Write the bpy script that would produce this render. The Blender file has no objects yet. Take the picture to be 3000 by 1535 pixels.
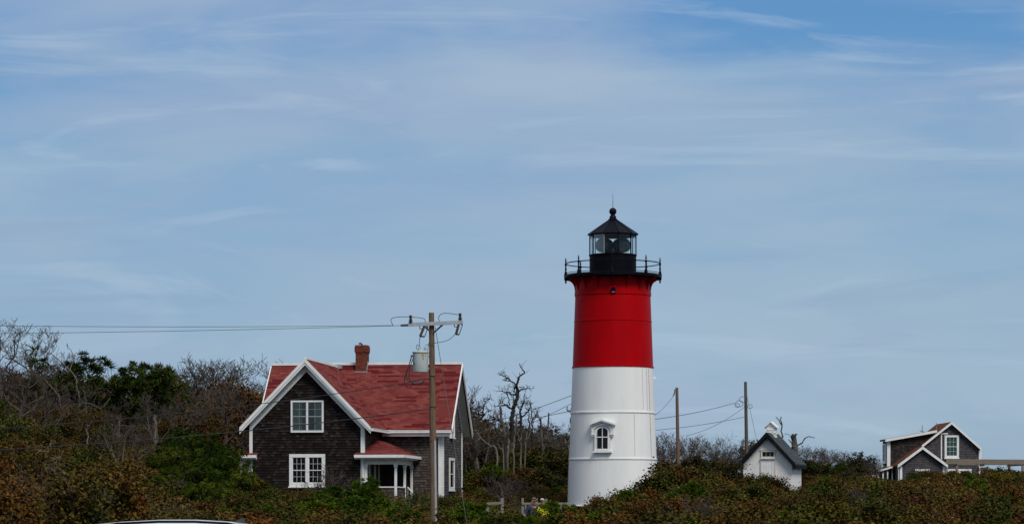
import bpy, bmesh, math, random
import numpy as np
from mathutils import Vector, Matrix

# ------------------------------------------------------------------ camera, sky, sun, exposure
SC = bpy.context.scene
COL = SC.collection
R = math.radians
FPX, CX, HY, EYE = 8400.0, 1500.0, 1500.0, 1.7        # focal length in photo pixels, principal column, horizon row, eye height

cam = bpy.data.objects.new("camera", bpy.data.cameras.new("camera"))
COL.objects.link(cam)
cam.location = (0, 0, EYE)
cam.rotation_euler = (R(90), 0, 0)
cam.data.sensor_width = 36.0
cam.data.lens = 36.0 * FPX / 3000.0
cam.data.shift_y = (HY - 767.5) / 3000.0
cam.data.clip_start = 0.5
cam.data.clip_end = 9000
SC.camera = cam

SUN_EL, SUN_AZ = 49.0, 148.0                           # azimuth clockwise from +Y (the view direction)
sun_dir = Vector((math.sin(R(SUN_AZ)) * math.cos(R(SUN_EL)), math.cos(R(SUN_AZ)) * math.cos(R(SUN_EL)), math.sin(R(SUN_EL))))
ld = bpy.data.lights.new("sun", 'SUN')
ld.energy = 2.6
ld.angle = R(22)
ld.color = (1.0, 0.95, 0.88)
sun = bpy.data.objects.new("sun", ld)
COL.objects.link(sun)
sun.rotation_euler = (-sun_dir).to_track_quat('-Z', 'Y').to_euler()
sun.location = sun_dir * 200

SC.view_settings.view_transform = 'Standard'
SC.view_settings.look = 'None'
SC.view_settings.exposure = 0.0
SC.view_settings.gamma = 1.0
SC.view_settings.use_curve_mapping = False

def build_world():
    w = bpy.data.worlds.new("World")
    SC.world = w
    w.use_nodes = True
    nt = w.node_tree
    N, L = nt.nodes, nt.links
    N.clear()
    out = N.new('ShaderNodeOutputWorld')
    bg = N.new('ShaderNodeBackground')
    L.new(bg.outputs[0], out.inputs[0])
    sky = N.new('ShaderNodeTexSky')
    sky.sky_type = 'NISHITA'
    sky.sun_disc = False
    sky.sun_elevation = R(SUN_EL)
    sky.sun_rotation = R(SUN_AZ)
    sky.air_density = 1.0
    sky.dust_density = 1.0
    sky.ozone_density = 2.5
    tc = N.new('ShaderNodeTexCoord')
    sep = N.new('ShaderNodeSeparateXYZ')
    L.new(tc.outputs['Generated'], sep.inputs[0])

    def noise(sx, sz, scale, detail, rough, dist, off=0.0, tilt=0.0):
        m = N.new('ShaderNodeMapping')
        m.inputs['Rotation'].default_value = (0, R(tilt), 0)
        m.inputs['Scale'].default_value = (sx, 1.0, sz)
        m.inputs['Location'].default_value = (off, off * .37, off * .71)
        L.new(tc.outputs['Generated'], m.inputs[0])
        n = N.new('ShaderNodeTexNoise')
        n.inputs['Scale'].default_value = scale
        n.inputs['Detail'].default_value = detail
        n.inputs['Roughness'].default_value = rough
        n.inputs['Distortion'].default_value = dist
        L.new(m.outputs[0], n.inputs['Vector'])
        return n.outputs['Fac']

    def ramp(src, stops):
        r = N.new('ShaderNodeValToRGB')
        e = r.color_ramp.elements
        while len(e) < len(stops):
            e.new(0.5)
        for el, (p, c) in zip(e, stops):
            el.position = p
            el.color = (c[0], c[1], c[2], 1) if isinstance(c, tuple) else (c, c, c, 1)
        L.new(src, r.inputs[0])
        return r.outputs['Color']

    def mix(f, a, b):
        m = N.new('ShaderNodeMix')
        m.data_type = 'RGBA'
        m.clamp_result = False
        for s, v in ((m.inputs['Factor'], f), (m.inputs['A'], a), (m.inputs['B'], b)):
            if isinstance(v, (int, float)):
                s.default_value = v
            elif isinstance(v, tuple):
                s.default_value = (*v, 1)
            else:
                L.new(v, s)
        return m.outputs['Result']

    sc = N.new('ShaderNodeVectorMath')
    sc.operation = 'SCALE'
    sc.inputs['Scale'].default_value = 0.075
    L.new(sky.outputs[0], sc.inputs[0])
    clear = mix(0.72, sc.outputs[0], ramp(sep.outputs['Z'], [(0.0, (.27, .41, .58)), (.09, (.19, .41, .66)), (.17, (.085, .29, .62)), (.34, (.30, .42, .60)), (.7, (.40, .46, .54))]))
    veil_col = ramp(sep.outputs['Z'], [(0.0, (.285, .395, .525)), (.03, (.375, .495, .61)), (.075, (.335, .465, .595)), (.17, (.335, .445, .61)), (.34, (.54, .57, .62)), (.7, (.60, .61, .62))])
    big = noise(1.0, 4.2, 3.4, 3, .5, .5, 3.1, 7)
    mid = noise(1.6, 7.5, 5.0, 5, .55, .8, 7.7, -9)
    fine = noise(2.0, 9.0, 7.0, 6, .6, 1.2, 1.3, 6)
    a = mix(.38, big, mid)
    a = mix(.16, a, fine)
    # thinner veil high up, thicker toward the horizon
    thick = N.new('ShaderNodeMapRange')
    thick.inputs['From Min'].default_value = .03
    thick.inputs['From Max'].default_value = .19
    thick.inputs['To Min'].default_value = .10
    thick.inputs['To Max'].default_value = -.02
    L.new(sep.outputs['Z'], thick.inputs['Value'])
    ad = N.new('ShaderNodeMath')
    ad.operation = 'ADD'
    L.new(a, ad.inputs[0])
    L.new(thick.outputs[0], ad.inputs[1])
    gap = N.new('ShaderNodeMapping')
    gap.inputs['Location'].default_value = (-.112 * 9.5, 0, -.168 * 21)
    gap.inputs['Scale'].default_value = (9.5, 0, 21)
    L.new(tc.outputs['Generated'], gap.inputs[0])
    gl = N.new('ShaderNodeVectorMath')
    gl.operation = 'LENGTH'
    L.new(gap.outputs[0], gl.inputs[0])
    gm = N.new('ShaderNodeMapRange')
    gm.interpolation_type = 'SMOOTHSTEP'
    gm.inputs['From Min'].default_value = .25
    gm.inputs['From Max'].default_value = 1.0
    gm.inputs['To Min'].default_value = -.15
    gm.inputs['To Max'].default_value = .03
    L.new(gl.outputs['Value'], gm.inputs['Value'])
    ad2 = N.new('ShaderNodeMath')
    ad2.operation = 'ADD'
    L.new(ad.outputs[0], ad2.inputs[0])
    L.new(gm.outputs[0], ad2.inputs[1])
    ad = ad2
    veil = ramp(ad.outputs[0], [(.42, .02), (.52, .42), (.61, .78), (.72, 1.0)])
    c = mix(veil, clear, veil_col)
    lav = ramp(noise(1.3, 6.0, 4.2, 4, .55, .9, 14.2, -8), [(.46, 0.0), (.68, .40)])
    c = mix(lav, c, (.335, .415, .60))
    pale = ramp(noise(1.4, 5.0, 3.3, 5, .54, 1.0, 21.7, 14), [(.48, 0.0), (.70, .50)])
    c = mix(pale, c, (.40, .52, .635))
    wisps = noise(1.5, 9.5, 4.2, 7, .58, 1.6, 5.2, -12)
    wf = ramp(wisps, [(.56, 0.0), (.78, .65)])
    c = mix(wf, c, (.45, .57, .70))
    # soft grey-blue undersides
    dark = ramp(noise(1.2, 10.0, 4.6, 6, .58, 1.0, 9.4, 5), [(.53, 0.0), (.78, .55)])
    c = mix(dark, c, (.23, .345, .53))
    L.new(c, bg.inputs['Color'])
    bg.inputs['Strength'].default_value = 1.0
build_world()

rng = np.random.default_rng(11)
random.seed(4)

# ------------------------------------------------------------------ helpers
def P(px, py, D):
    """world point seen at photo pixel (px, py) at distance D along the view"""
    return Vector(((px - CX) / FPX * D, D, EYE + (HY - py) / FPX * D))

def pxof(x, y): return CX + FPX * x / y
def zat(py, D): return EYE + (HY - py) / FPX * D

class MB:
    """collects shapes and links them as ONE mesh object"""
    def __init__(s, zo=0.0):
        s.v, s.f, s.m, s.zo = [], [], [], zo
    def add(s, vs, fs, mi=0):
        b = len(s.v)
        s.v += [(p[0], p[1], p[2] - s.zo) for p in vs]
        s.f += [[i + b for i in f] for f in fs]
        s.m += [mi] * len(fs)
        return s
    def hexa(s, p, mi=0):
        return s.add(p, [(0, 3, 2, 1), (4, 5, 6, 7), (0, 1, 5, 4), (1, 2, 6, 5), (2, 3, 7, 6), (3, 0, 4, 7)], mi)
    def box(s, x0, x1, y0, y1, z0, z1, mi=0):
        return s.hexa([(x0, y0, z0), (x1, y0, z0), (x1, y1, z0), (x0, y1, z0), (x0, y0, z1), (x1, y0, z1), (x1, y1, z1), (x0, y1, z1)], mi)
    def fbox(s, F, a0, a1, b0, b1, c0, c1, mi=0):
        return s.hexa([F(a0, b0, c0), F(a1, b0, c0), F(a1, b0, c1), F(a0, b0, c1), F(a0, b1, c0), F(a1, b1, c0), F(a1, b1, c1), F(a0, b1, c1)], mi)
    def beam(s, p0, p1, w, h, up=(0, 0, 1), mi=0):
        p0, p1 = Vector(p0), Vector(p1)
        d = (p1 - p0).normalized()
        sd = d.cross(Vector(up)).normalized() * (w / 2)
        u = sd.cross(d).normalized() * (h / 2)
        return s.hexa([p0 - sd - u, p0 + sd - u, p1 + sd - u, p1 - sd - u, p0 - sd + u, p0 + sd + u, p1 + sd + u, p1 - sd + u], mi)
    def prism(s, poly, vec, mi=0):
        n = len(poly)
        vec = Vector(vec)
        vs = [Vector(p) for p in poly] + [Vector(p) + vec for p in poly]
        fs = [tuple(range(n - 1, -1, -1)), tuple(range(n, 2 * n))] + [(i, (i + 1) % n, n + (i + 1) % n, n + i) for i in range(n)]
        return s.add(vs, fs, mi)
    def tube(s, pts, rads, n=8, mi=0, caps=True):
        pts = [Vector(p) for p in pts]
        if isinstance(rads, (int, float)):
            rads = [rads] * len(pts)
        vs, fs = [], []
        ref = None
        for i, p in enumerate(pts):
            d = (pts[min(i + 1, len(pts) - 1)] - pts[max(i - 1, 0)])
            d = d.normalized() if d.length > 1e-9 else Vector((0, 0, 1))
            if ref is None:
                ref = d.orthogonal().normalized()
            a = ref - d * ref.dot(d)
            a = a.normalized() if a.length > 1e-5 else d.orthogonal().normalized()
            ref = a
            b = d.cross(a)
            for k in range(n):
                t = 2 * math.pi * k / n
                vs.append(p + (a * math.cos(t) + b * math.sin(t)) * rads[i])
        for i in range(len(pts) - 1):
            for k in range(n):
                k2 = (k + 1) % n
                fs.append((i * n + k, i * n + k2, (i + 1) * n + k2, (i + 1) * n + k))
        if caps:
            fs.append(tuple(range(n - 1, -1, -1)))
            fs.append(tuple(range((len(pts) - 1) * n, len(pts) * n)))
        return s.add(vs, fs, mi)
    def lathe(s, prof, n=24, c=(0, 0), mi=0, a0=0.0, cap=True):
        vs, fs = [], []
        for r, z in prof:
            for k in range(n):
                t = a0 + 2 * math.pi * k / n
                vs.append((c[0] + r * math.sin(t), c[1] - r * math.cos(t), z))
        for i in range(len(prof) - 1):
            for k in range(n):
                k2 = (k + 1) % n
                fs.append((i * n + k, i * n + k2, (i + 1) * n + k2, (i + 1) * n + k))
        if cap:
            fs.append(tuple(range(n - 1, -1, -1)))
            fs.append(tuple(range((len(prof) - 1) * n, len(prof) * n)))
        return s.add(vs, fs, mi)
    def build(s, name, mats, parent=None, smooth=False, bevel=0.0):
        me = bpy.data.meshes.new(name)
        me.from_pydata([tuple(p) for p in s.v], [], s.f)
        if not isinstance(mats, (list, tuple)):
            mats = [mats]
        for m in mats:
            me.materials.append(m)
        me.polygons.foreach_set("material_index", s.m)
        bm = bmesh.new()
        bm.from_mesh(me)
        bmesh.ops.recalc_face_normals(bm, faces=bm.faces)
        uv = bm.loops.layers.uv.new("UVMap")
        for f in bm.faces:
            n = f.normal
            h = Vector((-n.y, n.x, 0))
            h = h.normalized() if h.length > .02 else Vector((1, 0, 0))
            v = n.cross(h)
            for l in f.loops:
                l[uv].uv = (l.vert.co.dot(h), l.vert.co.dot(v))
        bm.to_mesh(me)
        bm.free()
        if smooth:
            me.polygons.foreach_set("use_smooth", [True] * len(me.polygons))
            me.set_sharp_from_angle(angle=R(38))
        o = bpy.data.objects.new(name, me)
        COL.objects.link(o)
        if parent is not None:
            o.parent = parent
        if bevel:
            b = o.modifiers.new("bevel", 'BEVEL')
            b.width = bevel
            b.segments = 2
            b.limit_method = 'ANGLE'
        return o

def empty(name, loc, rz=0.0):
    o = bpy.data.objects.new(name, None)
    COL.objects.link(o)
    o.location = loc
    o.rotation_euler = (0, 0, rz)
    o.empty_display_size = .3
    return o

def tag(o, label=None, cat=None, group=None, kind=None):
    for k, v in (("label", label), ("category", cat), ("group", group), ("kind", kind)):
        if v:
            o[k] = v
    return o

# ------------------------------------------------------------------ materials
def nodes(name):
    m = bpy.data.materials.new(name)
    m.use_nodes = True
    nt = m.node_tree
    return m, nt.nodes, nt.links, nt.nodes["Principled BSDF"]

def setramp(r, stops):
    e = r.color_ramp.elements
    while len(e) < len(stops):
        e.new(0.5)
    for el, (p, c) in zip(e, stops):
        el.position = p
        el.color = (*c, 1)

def mat(name, c, c2=None, rough=.6, scale=6.0, stretch=(1, 1, 1), spec=.3, bump=0.0, metal=0.0, pos=(.35, .68)):
    m, N, L, b = nodes(name)
    b.inputs['Roughness'].default_value = rough
    b.inputs['Specular IOR Level'].default_value = spec
    b.inputs['Metallic'].default_value = metal
    if c2 is None:
        c2 = tuple(x * .8 for x in c)
    tc = N.new('ShaderNodeTexCoord')
    mp = N.new('ShaderNodeMapping')
    mp.inputs['Scale'].default_value = stretch
    L.new(tc.outputs['Object'], mp.inputs[0])
    n = N.new('ShaderNodeTexNoise')
    n.inputs['Scale'].default_value = scale
    n.inputs['Detail'].default_value = 6
    n.inputs['Roughness'].default_value = .62
    L.new(mp.outputs[0], n.inputs['Vector'])
    r = N.new('ShaderNodeValToRGB')
    setramp(r, [(pos[0], c), (pos[1], c2)])
    L.new(n.outputs['Fac'], r.inputs[0])
    L.new(r.outputs[0], b.inputs['Base Color'])
    if bump:
        bp = N.new('ShaderNodeBump')
        bp.inputs['Strength'].default_value = bump
        bp.inputs['Distance'].default_value = .02
        L.new(n.outputs['Fac'], bp.inputs['Height'])
        L.new(bp.outputs[0], b.inputs['Normal'])
    return m

def shingles(name, cols, course=.133, width=.16, gap=(.006, .005, .005), tabs=None, rough=.85, bump=.6, mortar=.012, gloss=.1, hi=1.25, lo=.45, joint=.35):
    """courses of shingles on the UV (in metres): one random tone per shingle, streaks, lit butts and lap shadows painted into the colour"""
    m, N, L, b = nodes(name)
    b.inputs['Roughness'].default_value = rough
    b.inputs['Specular IOR Level'].default_value = gloss
    tc = N.new('ShaderNodeTexCoord')
    br = N.new('ShaderNodeTexBrick')
    br.offset = .5
    br.offset_frequency = 2
    br.squash = 1.0
    br.inputs['Color1'].default_value = (0, 0, 0, 1)
    br.inputs['Color2'].default_value = (1, 1, 1, 1)
    br.inputs['Mortar'].default_value = (.5, .5, .5, 1)
    br.inputs['Scale'].default_value = 1.0
    br.inputs['Mortar Size'].default_value = mortar
    br.inputs['Mortar Smooth'].default_value = .25
    br.inputs['Bias'].default_value = 0
    br.inputs['Brick Width'].default_value = width
    br.inputs['Row Height'].default_value = course
    L.new(tc.outputs['UV'], br.inputs['Vector'])
    nz = N.new('ShaderNodeTexNoise')
    nz.inputs['Scale'].default_value = 1.1
    nz.inputs['Detail'].default_value = 7
    nz.inputs['Roughness'].default_value = .7
    mp = N.new('ShaderNodeMapping')
    mp.inputs['Scale'].default_value = (1.0, .55, 1)
    L.new(tc.outputs['UV'], mp.inputs[0])
    L.new(mp.outputs[0], nz.inputs['Vector'])
    mx = N.new('ShaderNodeMix')
    mx.data_type = 'FLOAT'
    mx.inputs['Factor'].default_value = .5
    L.new(br.outputs['Color'], mx.inputs[2])
    L.new(nz.outputs['Fac'], mx.inputs[3])
    r = N.new('ShaderNodeValToRGB')
    setramp(r, cols)
    L.new(mx.outputs[0], r.inputs[0])
    col = r.outputs[0]
    if tabs:
        # replaced or faded strips: long thin cells picked at random
        sp = N.new('ShaderNodeTexBrick')
        sp.offset = .37
        sp.offset_frequency = 3
        sp.inputs['Color1'].default_value = (0, 0, 0, 1)
        sp.inputs['Color2'].default_value = (1, 1, 1, 1)
        sp.inputs['Mortar Size'].default_value = 0
        sp.inputs['Scale'].default_value = 1
        sp.inputs['Brick Width'].default_value = tabs[0]
        sp.inputs['Row Height'].default_value = course
        L.new(tc.outputs['UV'], sp.inputs['Vector'])
        tr = N.new('ShaderNodeValToRGB')
        setramp(tr, [(tabs[1], (0, 0, 0)), (tabs[1] + .04, (1, 1, 1))])
        L.new(sp.outputs['Color'], tr.inputs[0])
        m2 = N.new('ShaderNodeMix')
        m2.data_type = 'RGBA'
        L.new(tr.outputs[0], m2.inputs['Factor'])
        L.new(col, m2.inputs['A'])
        m2.inputs['B'].default_value = (*tabs[2], 1)
        col = m2.outputs['Result']
    sx = N.new('ShaderNodeSeparateXYZ')
    L.new(tc.outputs['UV'], sx.inputs[0])
    dv = N.new('ShaderNodeMath')
    dv.operation = 'DIVIDE'
    dv.inputs[1].default_value = course
    L.new(sx.outputs['Y'], dv.inputs[0])
    frc = N.new('ShaderNodeMath')
    frc.operation = 'FRACT'
    L.new(dv.outputs[0], frc.inputs[0])
    pr = N.new('ShaderNodeValToRGB')          # painted light: bright lit butt edge, shadow under the next course
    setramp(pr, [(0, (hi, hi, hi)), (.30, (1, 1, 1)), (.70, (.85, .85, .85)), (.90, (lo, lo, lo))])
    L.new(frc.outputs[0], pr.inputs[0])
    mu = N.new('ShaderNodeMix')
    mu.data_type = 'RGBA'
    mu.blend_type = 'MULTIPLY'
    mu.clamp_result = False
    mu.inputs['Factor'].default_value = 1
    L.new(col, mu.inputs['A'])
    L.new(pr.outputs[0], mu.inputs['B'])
    m3 = N.new('ShaderNodeMix')
    m3.data_type = 'RGBA'
    jf = N.new('ShaderNodeMath')
    jf.operation = 'MULTIPLY'
    jf.inputs[1].default_value = joint
    L.new(br.outputs['Fac'], jf.inputs[0])
    L.new(jf.outputs[0], m3.inputs['Factor'])
    L.new(mu.outputs['Result'], m3.inputs['A'])
    m3.inputs['B'].default_value = (*gap, 1)
    L.new(m3.outputs['Result'], b.inputs['Base Color'])
    bp = N.new('ShaderNodeBump')
    bp.invert = True
    bp.inputs['Strength'].default_value = bump
    bp.inputs['Distance'].default_value = .03
    L.new(frc.outputs[0], bp.inputs['Height'])
    L.new(bp.outputs[0], b.inputs['Normal'])
    return m

def leafmat(name, stops, rough=.65, patch=0.0, pstops=None, pscale=.25, spec=.02):
    """tone from a random value per leaf, shifted per plant; optional patches of another palette by place"""
    m, N, L, b = nodes(name)
    b.inputs['Roughness'].default_value = rough
    b.inputs['Specular IOR Level'].default_value = spec
    at = N.new('ShaderNodeAttribute')
    at.attribute_name = "tone"
    oi = N.new('ShaderNodeObjectInfo')
    ma = N.new('ShaderNodeMath')
    ma.operation = 'MULTIPLY_ADD'
    L.new(oi.outputs['Random'], ma.inputs[0])
    ma.inputs[1].default_value = .5
    ma.inputs[2].default_value = -.25
    ad = N.new('ShaderNodeMath')
    ad.operation = 'ADD'
    L.new(at.outputs['Fac'], ad.inputs[0])
    L.new(ma.outputs[0], ad.inputs[1])
    r = N.new('ShaderNodeValToRGB')
    setramp(r, stops)
    L.new(ad.outputs[0], r.inputs[0])
    col = r.outputs[0]
    if pstops:
        r2 = N.new('ShaderNodeValToRGB')
        setramp(r2, pstops)
        L.new(ad.outputs[0], r2.inputs[0])
        g = N.new('ShaderNodeNewGeometry')
        n = N.new('ShaderNodeTexNoise')
        n.inputs['Scale'].default_value = pscale
        n.inputs['Detail'].default_value = 4
        L.new(g.outputs['Position'], n.inputs['Vector'])
        rr = N.new('ShaderNodeValToRGB')
        setramp(rr, [(.5 - patch, (0, 0, 0)), (.5 + patch, (1, 1, 1))])
        L.new(n.outputs['Fac'], rr.inputs[0])
        mx = N.new('ShaderNodeMix')
        mx.data_type = 'RGBA'
        L.new(rr.outputs[0], mx.inputs['Factor'])
        L.new(col, mx.inputs['A'])
        L.new(r2.outputs[0], mx.inputs['B'])
        col = mx.outputs['Result']
    L.new(col, b.inputs['Base Color'])
    return m

def glassmat(name, tint=(.9, .95, .95), refl=1.0):
    m, N, L, b = nodes(name)
    N.remove(b)
    out = [n for n in N if n.type == 'OUTPUT_MATERIAL'][0]
    t = N.new('ShaderNodeBsdfTransparent')
    t.inputs[0].default_value = (*tint, 1)
    g = N.new('ShaderNodeBsdfGlossy')
    g.inputs['Roughness'].default_value = .03
    fr = N.new('ShaderNodeFresnel')
    fr.inputs[0].default_value = 1.5
    mu = N.new('ShaderNodeMath')
    mu.operation = 'MULTIPLY'
    mu.inputs[1].default_value = refl
    L.new(fr.outputs[0], mu.inputs[0])
    mx = N.new('ShaderNodeMixShader')
    L.new(mu.outputs[0], mx.inputs[0])
    L.new(t.outputs[0], mx.inputs[1])
    L.new(g.outputs[0], mx.inputs[2])
    L.new(mx.outputs[0], out.inputs[0])
    return m

M = {}
M['tower_white'] = mat("tower_white", (.80, .80, .785), (.73, .73, .705), .45, 1.5, (1, 1, .25), .35, .05)
M['tower_red'] = mat("tower_red", (.40, .0006, .003), (.33, .0005, .0025), .45, 1.5, (1, 1, .3), .06, .04)
M['seam_rust'] = mat("seam_rust", (.30, .25, .17), (.52, .48, .40), .7, 9, (1, 1, .3))
M['black_iron'] = mat("black_iron", (.003, .003, .006), (.006, .006, .010), .5, 4, spec=.05)
M['roof_iron'] = mat("roof_iron", (.0035, .004, .009), (.007, .0075, .014), .45, 3, spec=.07)
M['trim'] = mat("white_trim", (.80, .80, .78), (.70, .70, .67), .5, 3, (1, 1, 1))
M['trim_old'] = mat("cream_trim", (.72, .70, .62), (.60, .58, .50), .55, 3)
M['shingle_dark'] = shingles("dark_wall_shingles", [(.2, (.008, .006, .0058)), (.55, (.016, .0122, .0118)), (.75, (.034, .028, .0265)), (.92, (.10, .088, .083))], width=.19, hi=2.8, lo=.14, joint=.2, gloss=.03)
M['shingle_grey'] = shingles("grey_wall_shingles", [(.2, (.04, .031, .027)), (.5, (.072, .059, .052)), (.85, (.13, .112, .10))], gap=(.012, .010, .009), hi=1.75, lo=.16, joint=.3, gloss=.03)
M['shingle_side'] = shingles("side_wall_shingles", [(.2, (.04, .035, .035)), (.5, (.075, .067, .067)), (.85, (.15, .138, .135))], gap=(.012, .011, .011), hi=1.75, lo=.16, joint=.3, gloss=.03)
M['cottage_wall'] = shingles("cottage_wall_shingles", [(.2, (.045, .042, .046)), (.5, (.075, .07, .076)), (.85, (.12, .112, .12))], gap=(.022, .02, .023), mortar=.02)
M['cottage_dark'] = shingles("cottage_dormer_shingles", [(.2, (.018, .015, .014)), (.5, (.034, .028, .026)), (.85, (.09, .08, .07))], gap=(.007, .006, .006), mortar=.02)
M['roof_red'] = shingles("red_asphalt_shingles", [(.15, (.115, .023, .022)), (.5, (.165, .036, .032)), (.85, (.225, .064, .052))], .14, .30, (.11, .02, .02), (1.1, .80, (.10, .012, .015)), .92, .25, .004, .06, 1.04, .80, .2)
M['roof_brown'] = shingles("brown_asphalt_shingles", [(.15, (.085, .035, .020)), (.5, (.13, .054, .029)), (.85, (.17, .078, .043))], .16, .30, (.08, .035, .02), None, .9, .2, .008, .05, 1.05, .8, .3)
M['slate'] = shingles("grey_slate", [(.15, (.032, .038, .043)), (.5, (.052, .062, .067)), (.85, (.085, .096, .10))], .16, .28, (.02, .024, .027), None, .8, .3, .01, .1, 1.1, .6, .5)
M['brick_red'] = shingles("red_brick", [(.15, (.10, .022, .014)), (.5, (.155, .036, .022)), (.85, (.21, .06, .036))], .075, .22, (.10, .06, .045), None, .85, .2, .008, .05, 1, 1, 1)
M['brick_white'] = shingles("whitewashed_brick", [(.15, (.70, .69, .66)), (.5, (.76, .75, .72)), (.85, (.80, .79, .77))], .075, .22, (.70, .69, .66), None, .6, .2, .008, .3, 1.0, .96, 1)
M['barge_dark'] = mat("dark_barge_board", (.006, .008, .009), (.012, .015, .018), .7, 3, spec=.08)
M['pane'] = mat("dark_window_glass", (.004, .005, .006), (.010, .011, .013), .08, 1.2, spec=.16)
M['pane_green'] = mat("green_window_shade", (.018, .055, .048), (.03, .08, .068), .12, 1.5, (1, 1, .3), .2)
M['glass'] = glassmat("clear_glass", (.86, .93, .91))
M['lantern_glass'] = glassmat("lantern_glass", (.96, .99, .985), .55)
M['curtain'] = mat("cream_curtain", (.36, .34, .25), (.22, .21, .155), .9, 14, (1, 1, .05))
M['room_shade'] = mat("unlit_room", (.02, .02, .024), (.03, .03, .034), .9, 2)
M['sash_grey'] = mat("grey_storm_sash", (.36, .36, .35), (.30, .30, .29), .6, 4)
M['void'] = mat("porch_dark", (.03, .022, .020), (.045, .034, .03), .9, 4)
M['lead'] = mat("lead_flashing", (.22, .24, .26), (.30, .32, .33), .5, 5)
M['pole'] = mat("weathered_pole_wood", (.115, .066, .034), (.20, .145, .10), .85, 5, (6, 6, .35), .1, .5)
M['pole_dark'] = mat("dark_pole_wood", (.075, .062, .05), (.14, .115, .09), .85, 5, (6, 6, .35), .1, .4)
M['grey_wood'] = mat("grey_weathered_wood", (.17, .155, .13), (.26, .24, .21), .85, 5, (1, 6, 6), .1, .3)
M['pergola_wood'] = mat("pergola_wood", (.17, .135, .105), (.24, .20, .16), .85, 4, (1, 5, 5), .1, .3)
M['galv'] = mat("galvanised_steel", (.30, .33, .36), (.40, .43, .46), .45, 6, spec=.5)
M['tank'] = mat("transformer_grey", (.40, .46, .46), (.48, .53, .52), .5, 2)
M['rust'] = mat("yellow_rust", (.36, .25, .05), (.26, .16, .04), .8, 8)
M['dark_metal'] = mat("dark_fitting", (.03, .03, .035), (.05, .05, .055), .6, 8)
M['porcelain'] = mat("brown_porcelain", (.05, .035, .03), (.075, .055, .05), .3, 5, spec=.5)
M['wire'] = mat("black_cable", (.018, .018, .022), (.03, .03, .034), .7, 4)
M['wire_thin'] = mat("dull_wire", (.07, .07, .075), (.10, .10, .105), .6, 4)
M['bark_grey'] = mat("grey_bark", (.06, .052, .045), (.12, .105, .09), .95, 7, (2, 2, .5), .05, .4)
M['bark_dark'] = mat("dark_bark", (.028, .022, .019), (.055, .045, .04), .95, 7, (2, 2, .5), .05, .4)
M['bark_pale'] = mat("bleached_bark", (.18, .158, .13), (.095, .083, .067), .95, 6, (2, 2, .5), .05, .3)
M['twig'] = mat("twig_bark", (.050, .039, .032), (.090, .074, .063), .95, 6, spec=.05)
M['pine'] = leafmat("pine_needles", [(.05, (.013, .026, .003)), (.42, (.036, .062, .005)), (.75, (.074, .102, .008)), (1, (.13, .14, .018))])
M['pine_dark'] = leafmat("dark_pine_needles", [(.05, (.010, .018, .004)), (.45, (.024, .040, .006)), (.8, (.052, .072, .011)), (1, (.085, .088, .018))])
M['pine_bright'] = leafmat("bright_pine_needles", [(.05, (.016, .035, .003)), (.42, (.045, .080, .006)), (.75, (.092, .128, .010)), (1, (.16, .17, .02))])
M['olive'] = leafmat("olive_leaves", [(.05, (.016, .026, .004)), (.45, (.038, .052, .007)), (.75, (.066, .076, .011)), (1, (.12, .10, .018))], .6, .10, [(.05, (.028, .019, .006)), (.5, (.062, .040, .010)), (1, (.13, .075, .018))], .55)
M['rust_leaf'] = leafmat("rusty_oak_leaves", [(.05, (.030, .013, .005)), (.45, (.072, .028, .008)), (.75, (.115, .046, .010)), (1, (.19, .085, .018))], .65, .10, [(.05, (.024, .024, .005)), (.5, (.056, .044, .008)), (1, (.11, .07, .014))], .5)
M['crimson'] = leafmat("crimson_leaves", [(.05, (.022, .006, .006)), (.5, (.052, .011, .010)), (.85, (.085, .018, .012)), (1, (.12, .035, .014))])
M['yellow_leaf'] = leafmat("yellow_olive_leaves", [(.05, (0.0382, 0.0360, 0.0058)), (.5, (0.0848, 0.0680, 0.0081)), (1, (0.1611, 0.1120, 0.0127))])
M['silver_leaf'] = leafmat("grey_green_leaves", [(.05, (0.0297, 0.0304, 0.0150)), (.5, (0.0636, 0.0640, 0.0300)), (1, (0.1272, 0.1240, 0.0576))])
M['dark_leaf'] = leafmat("dark_cedar_leaves", [(.05, (0.0102, 0.0144, 0.0058)), (.5, (0.0204, 0.0240, 0.0098)), (1, (0.0424, 0.0400, 0.0173))], .6, .08, [(.05, (0.0187, 0.0144, 0.0069)), (.5, (0.0356, 0.0272, 0.0127)), (1, (0.0636, 0.0480, 0.0230))], .3)
M['under'] = leafmat("undergrowth_leaves", [(.05, (.014, .020, .004)), (.40, (.034, .042, .007)), (.72, (.062, .060, .010)), (1, (.11, .085, .018))], .65, .10, [(.05, (.022, .011, .005)), (.5, (.054, .027, .009)), (.82, (.095, .044, .012)), (1, (.16, .09, .03))], .3)
M['soil'] = mat("leaf_litter_soil", (.022, .017, .008), (.042, .030, .013), .95, .8, spec=.03)
M['asphalt'] = mat("asphalt", (.045, .045, .047), (.06, .06, .06), .9, 3)

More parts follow.
